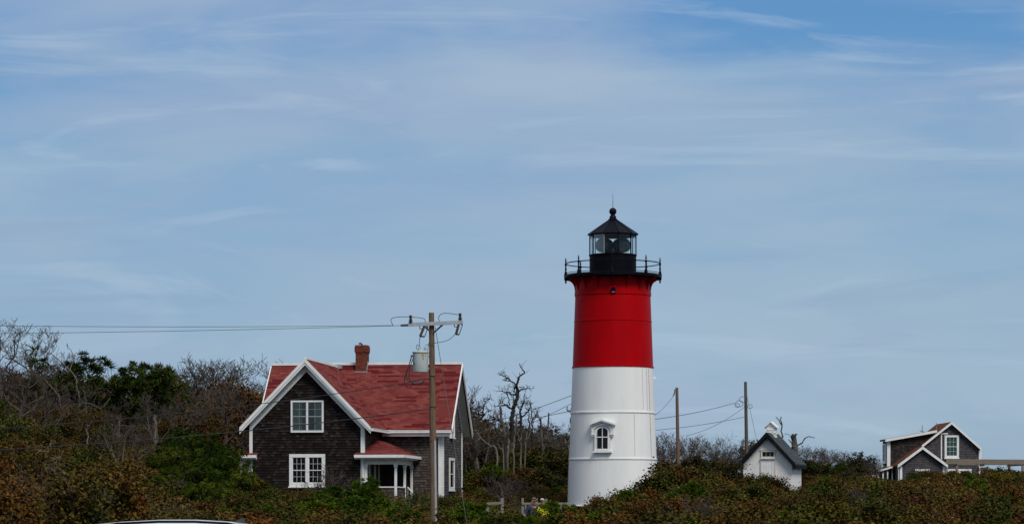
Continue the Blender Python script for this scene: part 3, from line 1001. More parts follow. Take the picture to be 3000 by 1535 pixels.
# porch in the angle between the wing and the long wall (and its twin on the far side)
def porch(side):
    s = side
    uw = W1 if s > 0 else W0
    po = abs(hv(1176, 1330, -.35)[0] - W1)            # how far the eave reaches out from the wing
    if s < 0:
        po *= .42                                     # the far porch is only a shallow one
    z_e = hv(1120, 1330, -.35)[1]
    z_t = hu(1096, 1284, W1)[1]
    vt = hu(1096, 1284, W1)[0]
    u_in, u_o = uw, uw + s * po
    uf = uw - s * .40
    vb = v1 - .003
    root = MB(hb)
    A, B, Cc = Vector((uf, -.35, z_e)), Vector((u_o, -.35, z_e)), Vector((u_o, vb, z_e))
    T1, T2 = Vector((u_in + s * .003, vt, z_t)), Vector((u_in + s * .003, vb, z_t))
    A2 = Vector((u_in + s * .003, -.003, z_e + (z_t - z_e) * .347 / (vt + .35)))
    A1 = Vector((uf, -.003, z_e + (z_t - z_e) * .347 / (vt + .35)))
    dn = Vector((0, 0, -.08))
    vs = [A, B, Cc, T1, T2, A2, A1]
    fs = [(0, 1, 5, 6), (1, 3, 5), (1, 2, 4, 3)]
    root.add(vs + [p + dn for p in vs], fs + [tuple(i + 7 for i in reversed(f)) for f in fs] + [(0, 1, 8, 7), (1, 2, 9, 8), (0, 6, 13, 7)])
    roof = root.build("porch_roof", M['roof_red'], house)
    g = MB(hb)
    g.beam(Vector((uf, -.42, z_e - .09)), Vector((u_o + s * .09, -.42, z_e - .09)), .13, .14)
    g.beam(Vector((u_o + s * .075, -.48, z_e - .09)), Vector((u_o + s * .075, vb, z_e - .09)), .13, .14)
    g.beam(Vector((uf, -.32, z_e - .16)), Vector((u_o - s * .02, -.32, z_e - .16)), .06, .14)
    g.beam(Vector((u_o - s * .05, -.30, z_e - .16)), Vector((u_o - s * .05, vb, z_e - .16)), .06, .14)
    g.build("gutter", M['trim'], roof)
    g = MB(hb)
    a0, a1 = sorted((u_in + s * .05, u_o - s * .30))
    g.box(a0, a1, .02, .12, z_e - .48, z_e - .24)
    c0, c1 = sorted((u_o - s * .30, u_o - s * .40))
    g.box(c0, c1, .123, vb, z_e - .48, z_e - .24)
    d0, d1 = sorted((u_in + s * .04, u_o - s * .07))
    g.box(d0, d1, -.28, vb, z_e - .235, z_e - .20)
    g.build("porch_beam", M['trim_old'], house)
    zf = hv(1160, 1462, 0)[1]
    z_r = hv(1160, 1424, 0)[1]
    pu = u_o - s * .35
    for (uu, vv) in ((u_in + s * .10, .07), (pu, .07), (pu, 2.75), (pu, v1 - .12)):
        g = MB(hb)
        g.box(uu - .06, uu + .06, vv - .06, vv + .06, zf + .12, z_e - .62)
        g.box(uu - .085, uu + .085, vv - .085, vv + .085, zf - .6, zf + .12)
        g.box(uu - .085, uu + .085, vv - .085, vv + .085, z_e - .62, z_e - .48)
        g.box(uu - .05, uu + .05, vv - .05, vv + .05, zf + .12, zf + .20)
        g.build("porch_post", M['trim'], house, bevel=.012)
    g = MB(hb)
    a0, a1 = sorted((u_in + s * .16, pu - s * .062))
    g.box(a0, a1, .0, .14, z_r - .055, z_r)
    c0, c1 = sorted((pu - .07, pu + .07))
    g.box(c0, c1, .14, 2.68, z_r - .055, z_r)
    g.build("porch_rail", M['trim'], house)
    g = MB(hb)
    g.box(a0, a1, .03, .11, hb, z_r - .058)
    c0, c1 = sorted((pu - .04, pu + .04))
    g.box(c0, c1, .112, 2.66, hb, z_r - .058)
    g.build("porch_half_wall", M['shingle_grey'], house)
    g = MB(hb)
    a0, a1 = sorted((u_in + s * .003, pu + s * .12))
    g.box(a0, a1, .02, vb, zf - .25, zf - .12)
    g.build("porch_floor", M['grey_wood'], house)
    if s > 0:
        g = MB(hb)
        g.beam((pu + .12, 2.9, z_r - .02), (pu + .75, 2.2, z_r - .62), .045, .06)
        g.tube([(pu + .14, 2.88, z_r - .04), (pu + .14, 2.88, zf - .1)], .02, 6)
        g.tube([(pu + .72, 2.24, z_r - .6), (pu + .72, 2.24, zf - .9)], .02, 6)
        g.build("stair_handrail", M['trim'], house)
        for k in range(4):
            g = MB(hb)
            g.box(pu + .12 + .27 * k, pu + .39 + .27 * k, 3.0, 4.5, zf - .3 - .19 * k, zf - .13 - .19 * k)
            g.build("porch_step", M['grey_wood'], house)
        g = MB(hb)
        g.tube([(u_in - .02, -.36, z_e - .20), (u_in - .03, -.20, z_e - .36), (u_in - .04, -.08, z_e - .46), (u_in - .04, -.08, hb + .2)], .038, 8)
        g.build("downspout", M['trim'], house, True)
        # window and door that open onto the porch from the wing, dark panel for the opening in the long wall
        va, zt = hu(1079.5, 1335, W1)
        F = wall_frame((W1 + .002, .95, zf + 1.35), (0, 1, 0), (1, 0, 0))
        window(house, F, .95, 1.5, hb, casing=.10, cols=2, rows=2)
        F = wall_frame((W1 + .002, 3.45, zf + .95), (0, 1, 0), (1, 0, 0))
        d = MB(hb)
        d.fbox(F, -.60, -.45, -1.05, 1.1, 0, .07)
        d.fbox(F, .45, .60, -1.05, 1.1, 0, .07)
        d.fbox(F, -.45, .45, .98, 1.1, 0, .07)
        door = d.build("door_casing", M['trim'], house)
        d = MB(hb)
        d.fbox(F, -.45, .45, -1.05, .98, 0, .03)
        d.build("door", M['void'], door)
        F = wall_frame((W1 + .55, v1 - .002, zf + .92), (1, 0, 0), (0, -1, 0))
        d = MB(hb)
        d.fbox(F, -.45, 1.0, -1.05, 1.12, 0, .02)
        d.build("porch_shade_panel", M['void'], house)  # flat panel, the shade of the opening put into its colour
porch(1)
porch(-1)

# ------------------------------------------------------------------ white brick hut
OD, OA = 165.0, R(16.5)
OO = Vector(((2248.5 - CX) / FPX * OD, OD, 0))
ob = gz(OO.x, OO.y) - .3
hut = empty("brick_hut", (OO.x, OO.y, ob), -OA)
tag(hut, "small white brick hut with steep grey slate roof and louvred cupola", "hut")
def oz(py): return zat(py, OD)
OS = FPX / OD
hw = 72.5 / OS
ol = 2.9
orz, oez = oz(1266), oz(1358)
ow = 85 / OS
osl = (orz - oez) / ow
b = MB(ob)
wz = lambda u: orz - osl * abs(u) - .14
for vv in (0, ol - .2):
    b.prism([(-hw, vv, ob), (hw, vv, ob), (hw, vv, wz(hw)), (0, vv, wz(0)), (-hw, vv, wz(hw))], (0, .2, 0))
for u0, u1 in ((-hw, -hw + .2), (hw - .2, hw)):
    b.box(u0, u1, .2, ol - .2, ob, wz(hw))
b.build("wall", M['brick_white'], hut)
b = MB(ob)
prof = [(-ow, oez), (0, orz), (ow, oez)]
b.prism([(u, -.30, z) for u, z in prof] + [(u, -.30, z - .12) for u, z in reversed(prof)], (0, ol + .6, 0))
roof_ = b.build("roof", M['slate'], hut)
hp = [Vector((-ow - .02, -.303, oez)), Vector((0, -.303, orz)), Vector((ow + .02, -.303, oez))]
b = MB(ob)
for p0, p1 in zip(hp[:-1], hp[1:]):
    b.prism([p0 + zr * .01, p1 + zr * .01, p1 - zr * .26, p0 - zr * .26], (0, -.06, 0))
    q0, q1 = p0 - zr * .13, p1 - zr * .13
    b.prism([q0, q1, q1 - zr * .17, q0 - zr * .17], (0, .29, 0))
b.build("barge_board", M['barge_dark'], roof_)
b = MB(ob)
b.box(ow - .02, ow + .04, -.30, ol + .3, oez - .26, oez - .06)
b.box(-ow - .04, -ow + .02, -.30, ol + .3, oez - .26, oez - .06)
b.build("eaves_board", M['barge_dark'], roof_)
b = MB(ob)
b.box(-.07, .07, -.31, ol + .3, orz - .02, orz + .05)
b.build("ridge_cap", M['trim'], roof_)
cz = oz(1241)
b = MB(ob)
b.box(-.26, .26, .95, 1.5, orz - .5, cz - .10)
for k in range(3):
    b.box(-.19, .19, .90, .952, cz - .34 - .115 * k, cz - .285 - .115 * k)
    b.box(.258, .30, 1.05, 1.40, cz - .34 - .115 * k, cz - .285 - .115 * k)
b.box(-.29, .29, .92, 1.53, orz - .02, orz + .03)
cup = b.build("cupola", M['trim'], hut)
b = MB(ob)
prof = [(-.37, cz - .16), (0, cz + .17), (.37, cz - .16)]
b.prism([(u, .84, z) for u, z in prof] + [(u, .84, z - .06) for u, z in reversed(prof)], (0, .80, 0))
b.prism([(-.25, .93, cz - .10), (.25, .93, cz - .10), (0, .93, cz + .09)], (0, .55, 0))
b.build("cupola_roof", M['trim'], cup)
wzc = oz(1330.5)
F = wall_frame((0.04, -.002, wzc), (1, 0, 0), (0, -1, 0))
window(hut, F, .82, .42, ob, casing=.055, cols=3, rows=1, trim='trim_old', sash2=False)
b = MB(ob)
b.fbox(F, -.37, .37, -2.6, -.30, 0, .035)
for k in range(1, 5):
    b.fbox(F, -.37 + .148 * k - .008, -.37 + .148 * k + .008, -2.6, -.30, .035, .048)
dr = b.build("door", M['trim'], hut)
b = MB(ob)
b.fbox(F, -.44, -.373, -2.6, -.27, 0, .06)
b.fbox(F, .373, .44, -2.6, -.27, 0, .06)
b.build("door_frame", M['trim_old'], dr)
b = MB(ob)
for i in range(8):
    a0, a1 = -.48 + .12 * i, -.36 + .12 * i
    h0 = .27 + .05 * math.cos(a0 * 3.2)
    h1 = .27 + .05 * math.cos(a1 * 3.2)
    b.hexa([F(a0, h0 - .05, 0), F(a1, h1 - .05, 0), F(a1, h1 - .05, .05), F(a0, h0 - .05, .05), F(a0, h0, 0), F(a1, h1, 0), F(a1, h1, .05), F(a0, h0, .05)])
b.build("arched_lintel", M['trim_old'], hut)

# ------------------------------------------------------------------ cottage on the right with its pergola
KD, KA = 220.0, R(-2.6)
KO = Vector(((2703 - CX) / FPX * KD, KD, 0))
kb = gz(KO.x, KO.y) - .7
cottage = empty("shingled_cottage", (KO.x, KO.y, kb), -KA)
tag(cottage, "small grey shingled cottage with brown roof and a shed dormer", "cottage")
KU, KV = Vector((math.cos(KA), -math.sin(KA), 0)), Vector((math.sin(KA), math.cos(KA), 0))
def kv(px, py, v):
    d = Vector(((px - CX) / FPX, 1, (HY - py) / FPX))
    c = Vector((0, 0, EYE))
    t = ((KO - c).dot(KV) + v) / d.dot(KV)
    p = c + d * t
    return (p - KO).dot(KU), p.z
ktrim = M['trim']
# low front gable (v = 0) and the tall gable behind it (v = 2.2)
ga, gez = kv(2632, 1361, -.25)
gb_, _ = kv(2775, 1364, -.25)
gp, gpz = kv(2703, 1307, -.25)
gw0, gw1 = kv(2637, 1380, 0)[0], kv(2768, 1380, 0)[0]
VT = 2.2
ta, taz = kv(2697, 1307, VT - .25)
tp, tpz = kv(2788, 1235, VT - .25)
tb, tbz = kv(2874, 1312, VT - .25)
tw1 = kv(2869, 1340, VT)[0]
tw0 = kv(2660, 1340, VT)[0]
slL = (tpz - taz) / (tp - ta)
lo_u = kv(2575, 1360, VT)[0]
def t_z(u): return (tpz - slL * (tp - u) if u < tp else tpz - (tpz - tbz) / (tb - tp) * (u - tp)) - .16
b = MB(kb)
gzf = lambda u: gpz - (gpz - gez) / (gp - ga) * abs(u - gp) - .15
b.prism([(gw0, 0, kb), (gw1, 0, kb), (gw1, 0, gzf(gw1)), (gp, 0, gzf(gp)), (gw0, 0, gzf(gw0))], (0, .14, 0))
b.box(gw0, gw0 + .14, .14, VT, kb, gzf(gw0))
b.box(gw1 - .14, gw1, .14, VT, kb, gzf(gw1))
b.build("front_gable_wall", M['cottage_wall'], cottage)
KL = 5.6
b = MB(kb)
b.prism([(gw0 + .2, VT, kb), (tw1, VT, kb), (tw1, VT, t_z(tw1)), (tp, VT, t_z(tp)), (gw0 + .2, VT, t_z(gw0 + .2))], (0, .14, 0))
b.box(tw1 - .14, tw1, VT + .14, VT + KL, kb, t_z(tw1))
b.prism([(gw0 + .2, VT + KL - .14, kb), (tw1 - .142, VT + KL - .14, kb), (tw1 - .142, VT + KL - .14, t_z(tw1)), (tp, VT + KL - .14, t_z(tp)), (gw0 + .2, VT + KL - .14, t_z(gw0 + .2))], (0, .14, 0))
b.build("tall_gable_wall", M['cottage_wall'], cottage)
# roofs
b = MB(kb)
prof = [(ga, gez), (gp, gpz), (gb_, gez)]
b.prism([(u, -.25, z) for u, z in prof] + [(u, -.25, z - .13) for u, z in reversed(prof)], (0, VT + 1.6, 0))
b.build("front_roof", M['roof_brown'], cottage)
low = ga - .15
lowz = tpz - slL * (tp - low)
b = MB(kb)
prof = [(low, lowz), (tp, tpz), (tb, tbz)]
b.prism([(u, VT - .25, z) for u, z in prof] + [(u, VT - .25, z - .13) for u, z in reversed(prof)], (0, KL + .5, 0))
b.build("main_roof", M['roof_brown'], cottage)
def krake(pts, w, name, par=cottage, d=-.06):
    b = MB(kb)
    for p0, p1 in zip(pts[:-1], pts[1:]):
        b.prism([p0 + zr * .01, p1 + zr * .01, p1 - zr * w, p0 - zr * w], (0, d, 0))
    return b.build(name, ktrim, par)
krake([Vector((ga - .05, -.253, gez)), Vector((gp, -.253, gpz)), Vector((gb_ + .05, -.253, gez))], .22, "barge_board")
krake([Vector((ta + .1, VT - .253, taz + .1 * slL)), Vector((tp, VT - .253, tpz)), Vector((tb + .03, VT - .253, tbz))], .19, "barge_board")
# dormer: long low-pitched roof rising to the main slope
d0, d0z = kv(2594, 1286, VT + .5)
d1, d1z = kv(2744, 1259, VT + .5)
b = MB(kb)
b.prism([(d0, VT + .4, d0z), (d1, VT + .4, d1z), (d1, VT + .4, d1z - .14), (d0, VT + .4, d0z - .14)], (0, 2.6, 0))
dorm = b.build("dormer_roof", M['roof_brown'], cottage)
krake([Vector((d0 - .03, VT + .397, d0z - .02)), Vector((d1, VT + .397, d1z - .02))], .18, "barge_board", dorm)
dw0 = kv(2600, 1330, VT + .7)[0]
dzl = kv(2605, 1362, VT + .7)[1]
b = MB(kb)
dtop = lambda u: d0z + (d1z - d0z) * (u - d0) / (d1 - d0) - .16
b.prism([(dw0, VT + .7, dzl), (low + 1.0, VT + .7, dzl), (d1 - .1, VT + .7, dtop(d1) - .02), (dw0, VT + .7, dtop(dw0))], (0, .12, 0))
b.box(dw0, dw0 + .12, VT + .82, VT + 2.8, dzl, dtop(dw0))
b.build("dormer_wall", M['cottage_dark'], cottage)
b = MB(kb)
b.box(dw0 - .03, dw0 + .22, VT + .66, VT + .698, dzl - .1, dtop(dw0) - .03)
b.box(dw0 - .035, dw0 - .002, VT + .698, VT + .85, dzl - .1, dtop(dw0) - .03)
b.build("corner_board", ktrim, cottage)
F = wall_frame((dw0 - .002, VT + 1.9, (dzl + dtop(dw0)) / 2), (0, -1, 0), (-1, 0, 0))
window(cottage, F, 1.3, 1.5, kb, casing=.10, cols=2, rows=2)
# glazed lean-to on the left
s0, s0z = kv(2569, 1377, VT + .2)
s1, s1z = kv(2632, 1362, VT + .2)
b = MB(kb)
b.prism([(s0, VT - .1, s0z), (s1 + .5, VT - .1, s1z + .1), (s1 + .5, VT - .1, s1z), (s0, VT - .1, s0z - .10)], (0, 4.6, 0))
lean = b.build("lean_to_roof", M['roof_brown'], cottage)
b = MB(kb)
b.beam((s0 - .02, VT - .13, s0z - .07), (s1 + .1, VT - .13, s1z + .02), .05, .13)
b.beam((s0 - .05, VT - .10, s0z - .08), (s0 - .05, VT + 4.5, s0z - .08), .10, .12)
b.build("gutter", ktrim, lean)
for u in np.linspace(s0 + .1, s1 - .15, 5):
    b = MB(kb)
    b.box(u - .05, u + .05, VT + .05, VT + .15, kb, s0z - .08 + (u - s0) * .15)
    b.build("lean_to_post", ktrim, cottage)
b = MB(kb)
b.box(s0 + .16, s1 + .05, VT + .09, VT + .13, kb, zat(1404, KD))
b.build("lean_to_half_wall", M['cottage_wall'], cottage)
b = MB(kb)
b.box(s0 + .16, s1 + .25, VT + .105, VT + .115, zat(1404, KD), s0z - .05)
b.build("lean_to_glazing", M['pane'], cottage)
# corner boards and trim
b = MB(kb)
b.box(gw0 - .03, gw0 + .16, -.035, -.002, kb, gzf(gw0) - .03)
b.build("corner_board", ktrim, cottage)
b = MB(kb)
b.box(gw1 - .16, gw1 + .03, -.035, -.002, kb, gzf(gw1) - .03)
b.box(gw1 + .002, gw1 + .035, -.002, .14, kb, gzf(gw1) - .03)
b.build("corner_board", ktrim, cottage)
b = MB(kb)
b.box(tw1 - .04, tw1 + .17, VT - .035, VT - .002, kb, t_z(tw1) - .03)
b.build("corner_board", ktrim, cottage)
for gx in (ga - .02, gb_ + .02):
    b = MB(kb)
    b.tube([(gx, -.2, gez - .10), (gx, -.15, gez - .22), (gx * .97 + gp * .03, -.08, gez - .40), (gx * .97 + gp * .03, -.08, kb + .2)], .04, 8)
    b.build("downspout", ktrim, cottage, True)
a0, zt = kv(2767, 1274.5, VT)
a1, zb_ = kv(2809, 1341, VT)
F = wall_frame(((a0 + a1) / 2, VT - .002, (zt + zb_) / 2), (1, 0, 0), (0, -1, 0))
window(cottage, F, a1 - a0, zt - zb_, kb, casing=.15, cols=3, rows=2, pane='pane_green')
a0, zt = kv(2756, 1268, VT)
b = MB(kb)
b.box(a0, a0 + .09, VT - .06, VT - .003, kv(2758, 1345, VT)[1], zt)
b.box(a0 + .09, a0 + .55, VT - .06, VT - .003, zt - .09, zt)
b.build("vent_pipe_cover", ktrim, cottage)
a0, zt = kv(2681, 1373.5, 0)
a1, _ = kv(2724, 1373, 0)
F = wall_frame(((a0 + a1) / 2, -.002, zt - .75), (1, 0, 0), (0, -1, 0))
window(cottage, F, a1 - a0, 1.5, kb, casing=.15, cols=2, rows=2)
a0, zt = kv(2775, 1373, VT)
a1, _ = kv(2846, 1373, VT)
F = wall_frame(((a0 + a1) / 2, VT - .002, zt - .75), (1, 0, 0), (0, -1, 0))
window(cottage, F, a1 - a0, 1.5, kb, casing=.15, twin=True, cols=1, rows=1)
for (px, y0, y1, yy) in ((2702, 1245, 1280, VT + 1.0), (2743, 1238, 1258, VT + 1.6)):
    u, zt = kv(px, y0, yy)
    _, zb_ = kv(px, y1, yy)
    b = MB(kb)
    b.tube([(u, yy, zb_ - .3), (u, yy, zt)], [.035, .025], 6)
    if y0 > 1240:
        b.tube([(u - .2, yy, zt - .42), (u + .15, yy, zt - .52)], .03, 6)
    b.build("antenna", M['grey_wood'], cottage)
# pergola
GD = 214.0
def gp_(px, py, D): return P(px, py, D)
pg0 = P(2845, 1400, GD)
pgz = gz(pg0.x, pg0.y)
perg = empty("pergola", (pg0.x, pg0.y, pgz))
tag(perg, "weathered wooden pergola of thick beams reaching right from the cottage", "pergola")
def pbeam(name, p0, p1, w, h):
    b = MB()
    o = Vector((pg0.x, pg0.y, pgz))
    b.beam(p0 - o, p1 - o, w, h, (1, 0, 0) if abs((p1 - p0).normalized().z) > .9 else (0, 0, 1))
    return b.build(name, M['pergola_wood'], perg)
pbeam("beam", P(2772, 1351, GD), P(3060, 1353, GD), .12, .36)
pbeam("beam", P(2800, 1357, GD + 3), P(3060, 1358, GD + 3), .12, .22)
for px in (2960, 2880, 2800, 3030):
    pbeam("cross_beam", P(px - 8, 1362, GD + 3.2), P(px + 42 if px == 2960 else px + 2, 1359, GD + .1), .12, .20)
for px, dd in ((2803, 0), (2996, 0), (2957, 3), (2803, 3)):
    t_ = P(px, 1358 if dd else 1364, GD + dd)
    pbeam("post", Vector((t_.x, t_.y, gz(t_.x, t_.y) - .2)), t_, .17, .17)

# ------------------------------------------------------------------ utility poles and wires
PD = 90.0
PS = FPX / PD
pb_ = P(1272, 1500, PD)
pz = gz(pb_.x, PD) - .1
upole = empty("utility_pole", (pb_.x, PD, pz))
tag(upole, "brown wooden utility pole with crossarm and grey transformer before the shingled house", "utility pole")
UO = Vector((pb_.x, PD, pz))
def up(px, py, dy=0.0): return P(px, py, PD + dy) - UO
b = MB()
n = 14
b.tube([up(1272 - 8 * i / n, 1595 - (1595 - 916) * i / n) for i in range(n + 1)], [.128 - .046 * i / n for i in range(n + 1)], 20)
b.build("pole", M['pole'], upole, True)
b = MB()
b.tube([up(1277.5 - 3.5 * i / 8, 1590 - 300 * i / 8, -.10) for i in range(9)], .035, 8)
b.build("conduit", M['galv'], upole, True)
b = MB()
b.beam(up(1196, 951, -.12), up(1356, 944, -.16), .10, .11)
b.build("crossarm", M['galv'], upole)
b = MB()
b.beam(up(1240, 953, -.15), up(1262, 972, -.10), .03, .05)
b.beam(up(1297, 951, -.15), up(1270, 975, -.10), .03, .05)
b.build("arm_brace", M['dark_metal'], upole)
def insulator(px, py):
    b = MB()
    p = up(px, py, -.14)
    b.lathe([(.02, p.z - .02), (.025, p.z + .03), (.075, p.z + .05), (.03, p.z + .075), (.08, p.z + .10), (.03, p.z + .125), (.065, p.z + .145), (.03, p.z + .17), (.045, p.z + .19), (.045, p.z + .27), (.02, p.z + .28)], 14, (p.x, p.y))
    ins = b.build("insulator", M['porcelain'], upole, True)
    b = MB()
    b.tube([p + Vector((-.045, 0, .27)), p + Vector((.045, 0, .27))], .03, 8)
    b.build("wire_clamp", M['galv'], ins, True)
insulator(1203, 949)
insulator(1348, 943)
b = MB()
b.tube([up(1173, 953, -.12), up(1176, 953, -.12), up(1180, 953, -.12), up(1199, 952, -.12)], [.015, .035, .035, .04], 10)
b.build("strain_insulator", M['porcelain'], upole, True)
def cutout(px, py, lean):
    b = MB()
    p0, p1 = up(px + 4, py, -.2), up(px - lean, py + 29, -.22)
    ax = (p1 - p0)
    b.tube([p0 + ax * (i / 12) for i in range(13)], [(.05 if i % 2 else .032) for i in range(13)], 10)
    co = b.build("fuse_cutout", M['porcelain'], upole, True)
    b = MB()
    q0, q1 = up(px + 15, py + 2, -.2), up(px + 5, py + 30, -.22)
    b.tube([q0, q1], .014, 6)
    b.tube([q1, p1, p1 + (p1 - q1) * .15], .025, 6)
    b.tube([q0, up(px + 10, py - 2, -.2)], .022, 6)
    b.tube([up(px - 9, py - 4, -.15), up(px - 9, py + 7, -.18), p0 + ax * .25], .016, 6)
    b.build("fuse_tube", M['dark_metal'], co, True)
cutout(1239, 956, 8)
cutout(1340, 950, 4)
# transformer
tk = up(1232, 1060, -.02)
tr_, th_ = 22.7 / PS, 60 / PS
b = MB()
b.lathe([(tr_ - .01, tk.z - th_ / 2), (tr_, tk.z - th_ / 2 + .03), (tr_, tk.z + th_ / 2 - .05)], 32, (tk.x, tk.y))
tank = b.build("transformer", M['tank'], upole, True)
b = MB()
b.lathe([(tr_ + .015, tk.z + th_ / 2 - .048), (tr_ + .02, tk.z + th_ / 2 - .01), (tr_ - .02, tk.z + th_ / 2 + .02), (.02, tk.z + th_ / 2 + .04)], 32, (tk.x, tk.y))
b.build("lid", M['tank'], tank, True)
b = MB()
b.lathe([(tr_ + .004, tk.z + th_ / 2 - .068), (tr_ + .006, tk.z + th_ / 2 - .050)], 32, (tk.x, tk.y), cap=False)
for dx, l, w in ((.09, .20, .035), (.15, .11, .02), (.05, .09, .02)):
    a = math.asin(dx / tr_)
    n = Vector((math.sin(a), -math.cos(a), 0)) * (tr_ + .003)
    b.beam(tk + n + Vector((0, 0, th_ / 2 - .06)), tk + n + Vector((0, 0, th_ / 2 - .06 - l)), w, .006, n)
b.build("rust_streak", M['rust'], tank)
b = MB()
for dx, dz, w, h in ((-.19, -.02, .05, .07),):
    a = math.asin(dx / tr_)
    n = Vector((math.sin(a), -math.cos(a), 0)) * (tr_ + .003)
    b.beam(tk + n + Vector((0, 0, dz)), tk + n + Vector((0, 0, dz - h)), w, .006, n)
b.build("sticker", mat("green_sticker", (.05, .25, .06), rough=.6), tank)
for px in (1229, 1245):
    b = MB()
    p = up(px, 1029, -.02)
    b.lathe([(.03, p.z), (.045, p.z + .03), (.03, p.z + .05), (.045, p.z + .08), (.028, p.z + .10), (.04, p.z + .13), (.015, p.z + .16), (.012, p.z + .20)], 12, (p.x, p.y))
    b.build("bushing", M['tank'], tank, True)
b = MB()
for py in (1044, 1080):
    b.beam(up(1252, py, 0), up(1266, py, 0), .05, .06)
b.build("mounting_bracket", M['galv'], tank)
b = MB()
b.beam(up(1204, 1042, -.10), up(1213, 1043, -.15), .05, .05)
b.build("terminal", M['dark_metal'], tank)
def curve(pts, k=6):
    """smooth polyline through points"""
    out = []
    pts = [Vector(p) for p in pts]
    for i in range(len(pts) - 1):
        p0, p1, p2, p3 = pts[max(i - 1, 0)], pts[i], pts[i + 1], pts[min(i + 2, len(pts) - 1)]
        for j in range(k):
            t = j / k
            out.append(.5 * ((2 * p1) + (p2 - p0) * t + (2 * p0 - 5 * p1 + 4 * p2 - p3) * t * t + (3 * p1 - p0 - 3 * p2 + p3) * t ** 3))
    out.append(pts[-1])
    return out
for pl, r in (([(1152, 953), (1145, 938), (1152, 931), (1175, 928), (1203, 928)], .011), ([(1203, 928), (1230, 931), (1244, 935), (1246, 950)], .011),
              ([(1290, 948), (1285, 930), (1295, 919), (1315, 918), (1346, 922)], .011), ([(1231, 984), (1229, 1000), (1229, 1014)], .010),
              ([(1334, 978), (1315, 995), (1290, 1002), (1262, 1006), (1247, 1012)], .010), ([(1228, 1028), (1220, 1020), (1222, 1010), (1229, 1014)], .010),
              ([(1253, 1028), (1256, 1008), (1262, 985)], .010)):
    b = MB()
    b.tube(curve([up(x, y, -.14) for x, y in pl]), r, 5)
    b.build("jumper_wire", M['wire_thin'], upole, True)
for pl in ([(1205, 1045), (1195, 1080), (1190, 1105), (1200, 1118), (1210, 1120)], [(1206, 1046), (1198, 1070), (1186, 1105), (1187, 1125), (1198, 1135), (1212, 1122)],
           [(1210, 1050), (1200, 1080), (1199, 1110), (1212, 1120)]):
    b = MB()
    b.tube(curve([up(x, y, -.12) for x, y in pl]), .014, 5)
    b.build("service_lead", M['wire'], upole, True)
b = MB()
b.tube(curve([up(1262, 1108, -.1), up(1248, 1109, -.13), up(1240, 1114, -.15)]), .022, 6)
b.tube(curve([up(1205, 1118, -.14), up(1218, 1124, -.16), up(1232, 1122, -.16), up(1242, 1116, -.15)]), [.03] * 19, 8)
b.tube(curve([up(1208, 1115, -.14), up(1222, 1114, -.16), up(1236, 1110, -.16)]), .025, 8)
b.build("splice_bundle", M['dark_metal'], upole, True)
gy = Vector(P(1376, 1585, PD - 3)) - UO
b = MB()
b.tube([up(1275, 958, -.08), gy], .010, 5)
b.build("guy_wire", M['wire_thin'], upole, True)
b = MB()
for py in (1100, 1190, 1290, 1390):
    b.tube([up(1258, py, -.1), up(1280, py + 2, -.1)], .012, 6)
b.build("pole_bolt", M['dark_metal'], upole)

def plain_pole(px, ytop, D, r0, r1, m, label, pybase=1330):
    t_ = P(px, ytop, D)
    zb_ = gz(t_.x, D) - .2
    o = empty("utility_pole", (t_.x, D, zb_))
    tag(o, label, "utility pole", "bare utility poles behind the lighthouse")
    b = MB()
    n = 8
    dx = .12
    b.tube([(dx * (1 - i / n), 0, (t_.z - zb_) * i / n) for i in range(n + 1)], [r0 + (r1 - r0) * i / n for i in range(n + 1)], 14)
    b.build("pole", m, o, True)
    return o, Vector((t_.x, D, zb_))
poleA, oA = plain_pole(1983, 1135, 178, .125, .09, M['pole'], "plain pale wooden pole just right of the lighthouse")
poleB, oB = plain_pole(2184, 1118, 178, .13, .09, M['pole_dark'], "plain dark wooden pole with coiled wire, left of the white hut")
b = MB()
b.tube(curve([P(1977, 1140, 177.8) - oA, P(1976, 1150, 177.8) - oA, P(1972, 1160, 177.8) - oA]), .03, 6)
b.build("bracket", M['dark_metal'], poleA, True)
for (cx_, cy_, rr_) in ((2166, 1182, 11), (2160, 1187, 7), (2176, 1170, 10), (2197, 1190, 7)):
    b = MB()
    b.tube([P(cx_ + rr_ * math.cos(t * math.pi / 9), cy_ + rr_ * .85 * math.sin(t * math.pi / 9), 177.8) - oB for t in range(19)], .016, 5, caps=False)
    b.build("wire_coil", M['wire_thin'], poleB, True)
b = MB()
b.tube([P(2189, 1162, 177.9) - oB, P(2214, 1275, 176) - oB, P(2235, 1390, 174) - oB], .012, 5)
b.build("guy_wire", M['wire_thin'], poleB, True)

def cable(label, a, c, r=.012, sag=0.0, m='wire_thin', mid=None, n=24):
    """one hanging wire between two world points (through mid when given)"""
    a, c = Vector(a), Vector(c)
    pts = []
    for i in range(n + 1):
        t = i / n
        p = a.lerp(c, t)
        p.z -= sag * 4 * t * (1 - t)
        pts.append(p)
    b = MB()
    b.tube(pts, r, 6)
    o = b.build("power_line", M[m], None, True)
    tag(o, label, "wire", "overhead wires")
    return o
W = lambda px, py, D: P(px, py, D)
cable("upper thin wire from the crossarm over the wooded hill", W(1152, 953, 89.88), W(-1400, 917, 84), .0075, .18)
cable("lower thin wire from the crossarm over the wooded hill", W(1174, 953.5, 89.9), W(-1400, 975, 84), .0075, .14)
cable("lower thick black cable crossing before the dark house gable", W(1262, 1197, 89.9), W(-1400, 1335, 80), .015, .55, 'wire')
cable("upper black cable crossing the dark house gable under the peak", W(1207, 1119, 89.88), W(-1400, 1280, 80), .012, .62, 'wire')
back = LD + 2.0
cable("steep wire from the pale pole to the lighthouse", W(1978, 1152, 177.8), W(1880, 1238, back), .014, .25)
cable("upper wire between the dark pole and the lighthouse", W(2152, 1180, 177.8), W(1880, 1232, back), .016, .12)
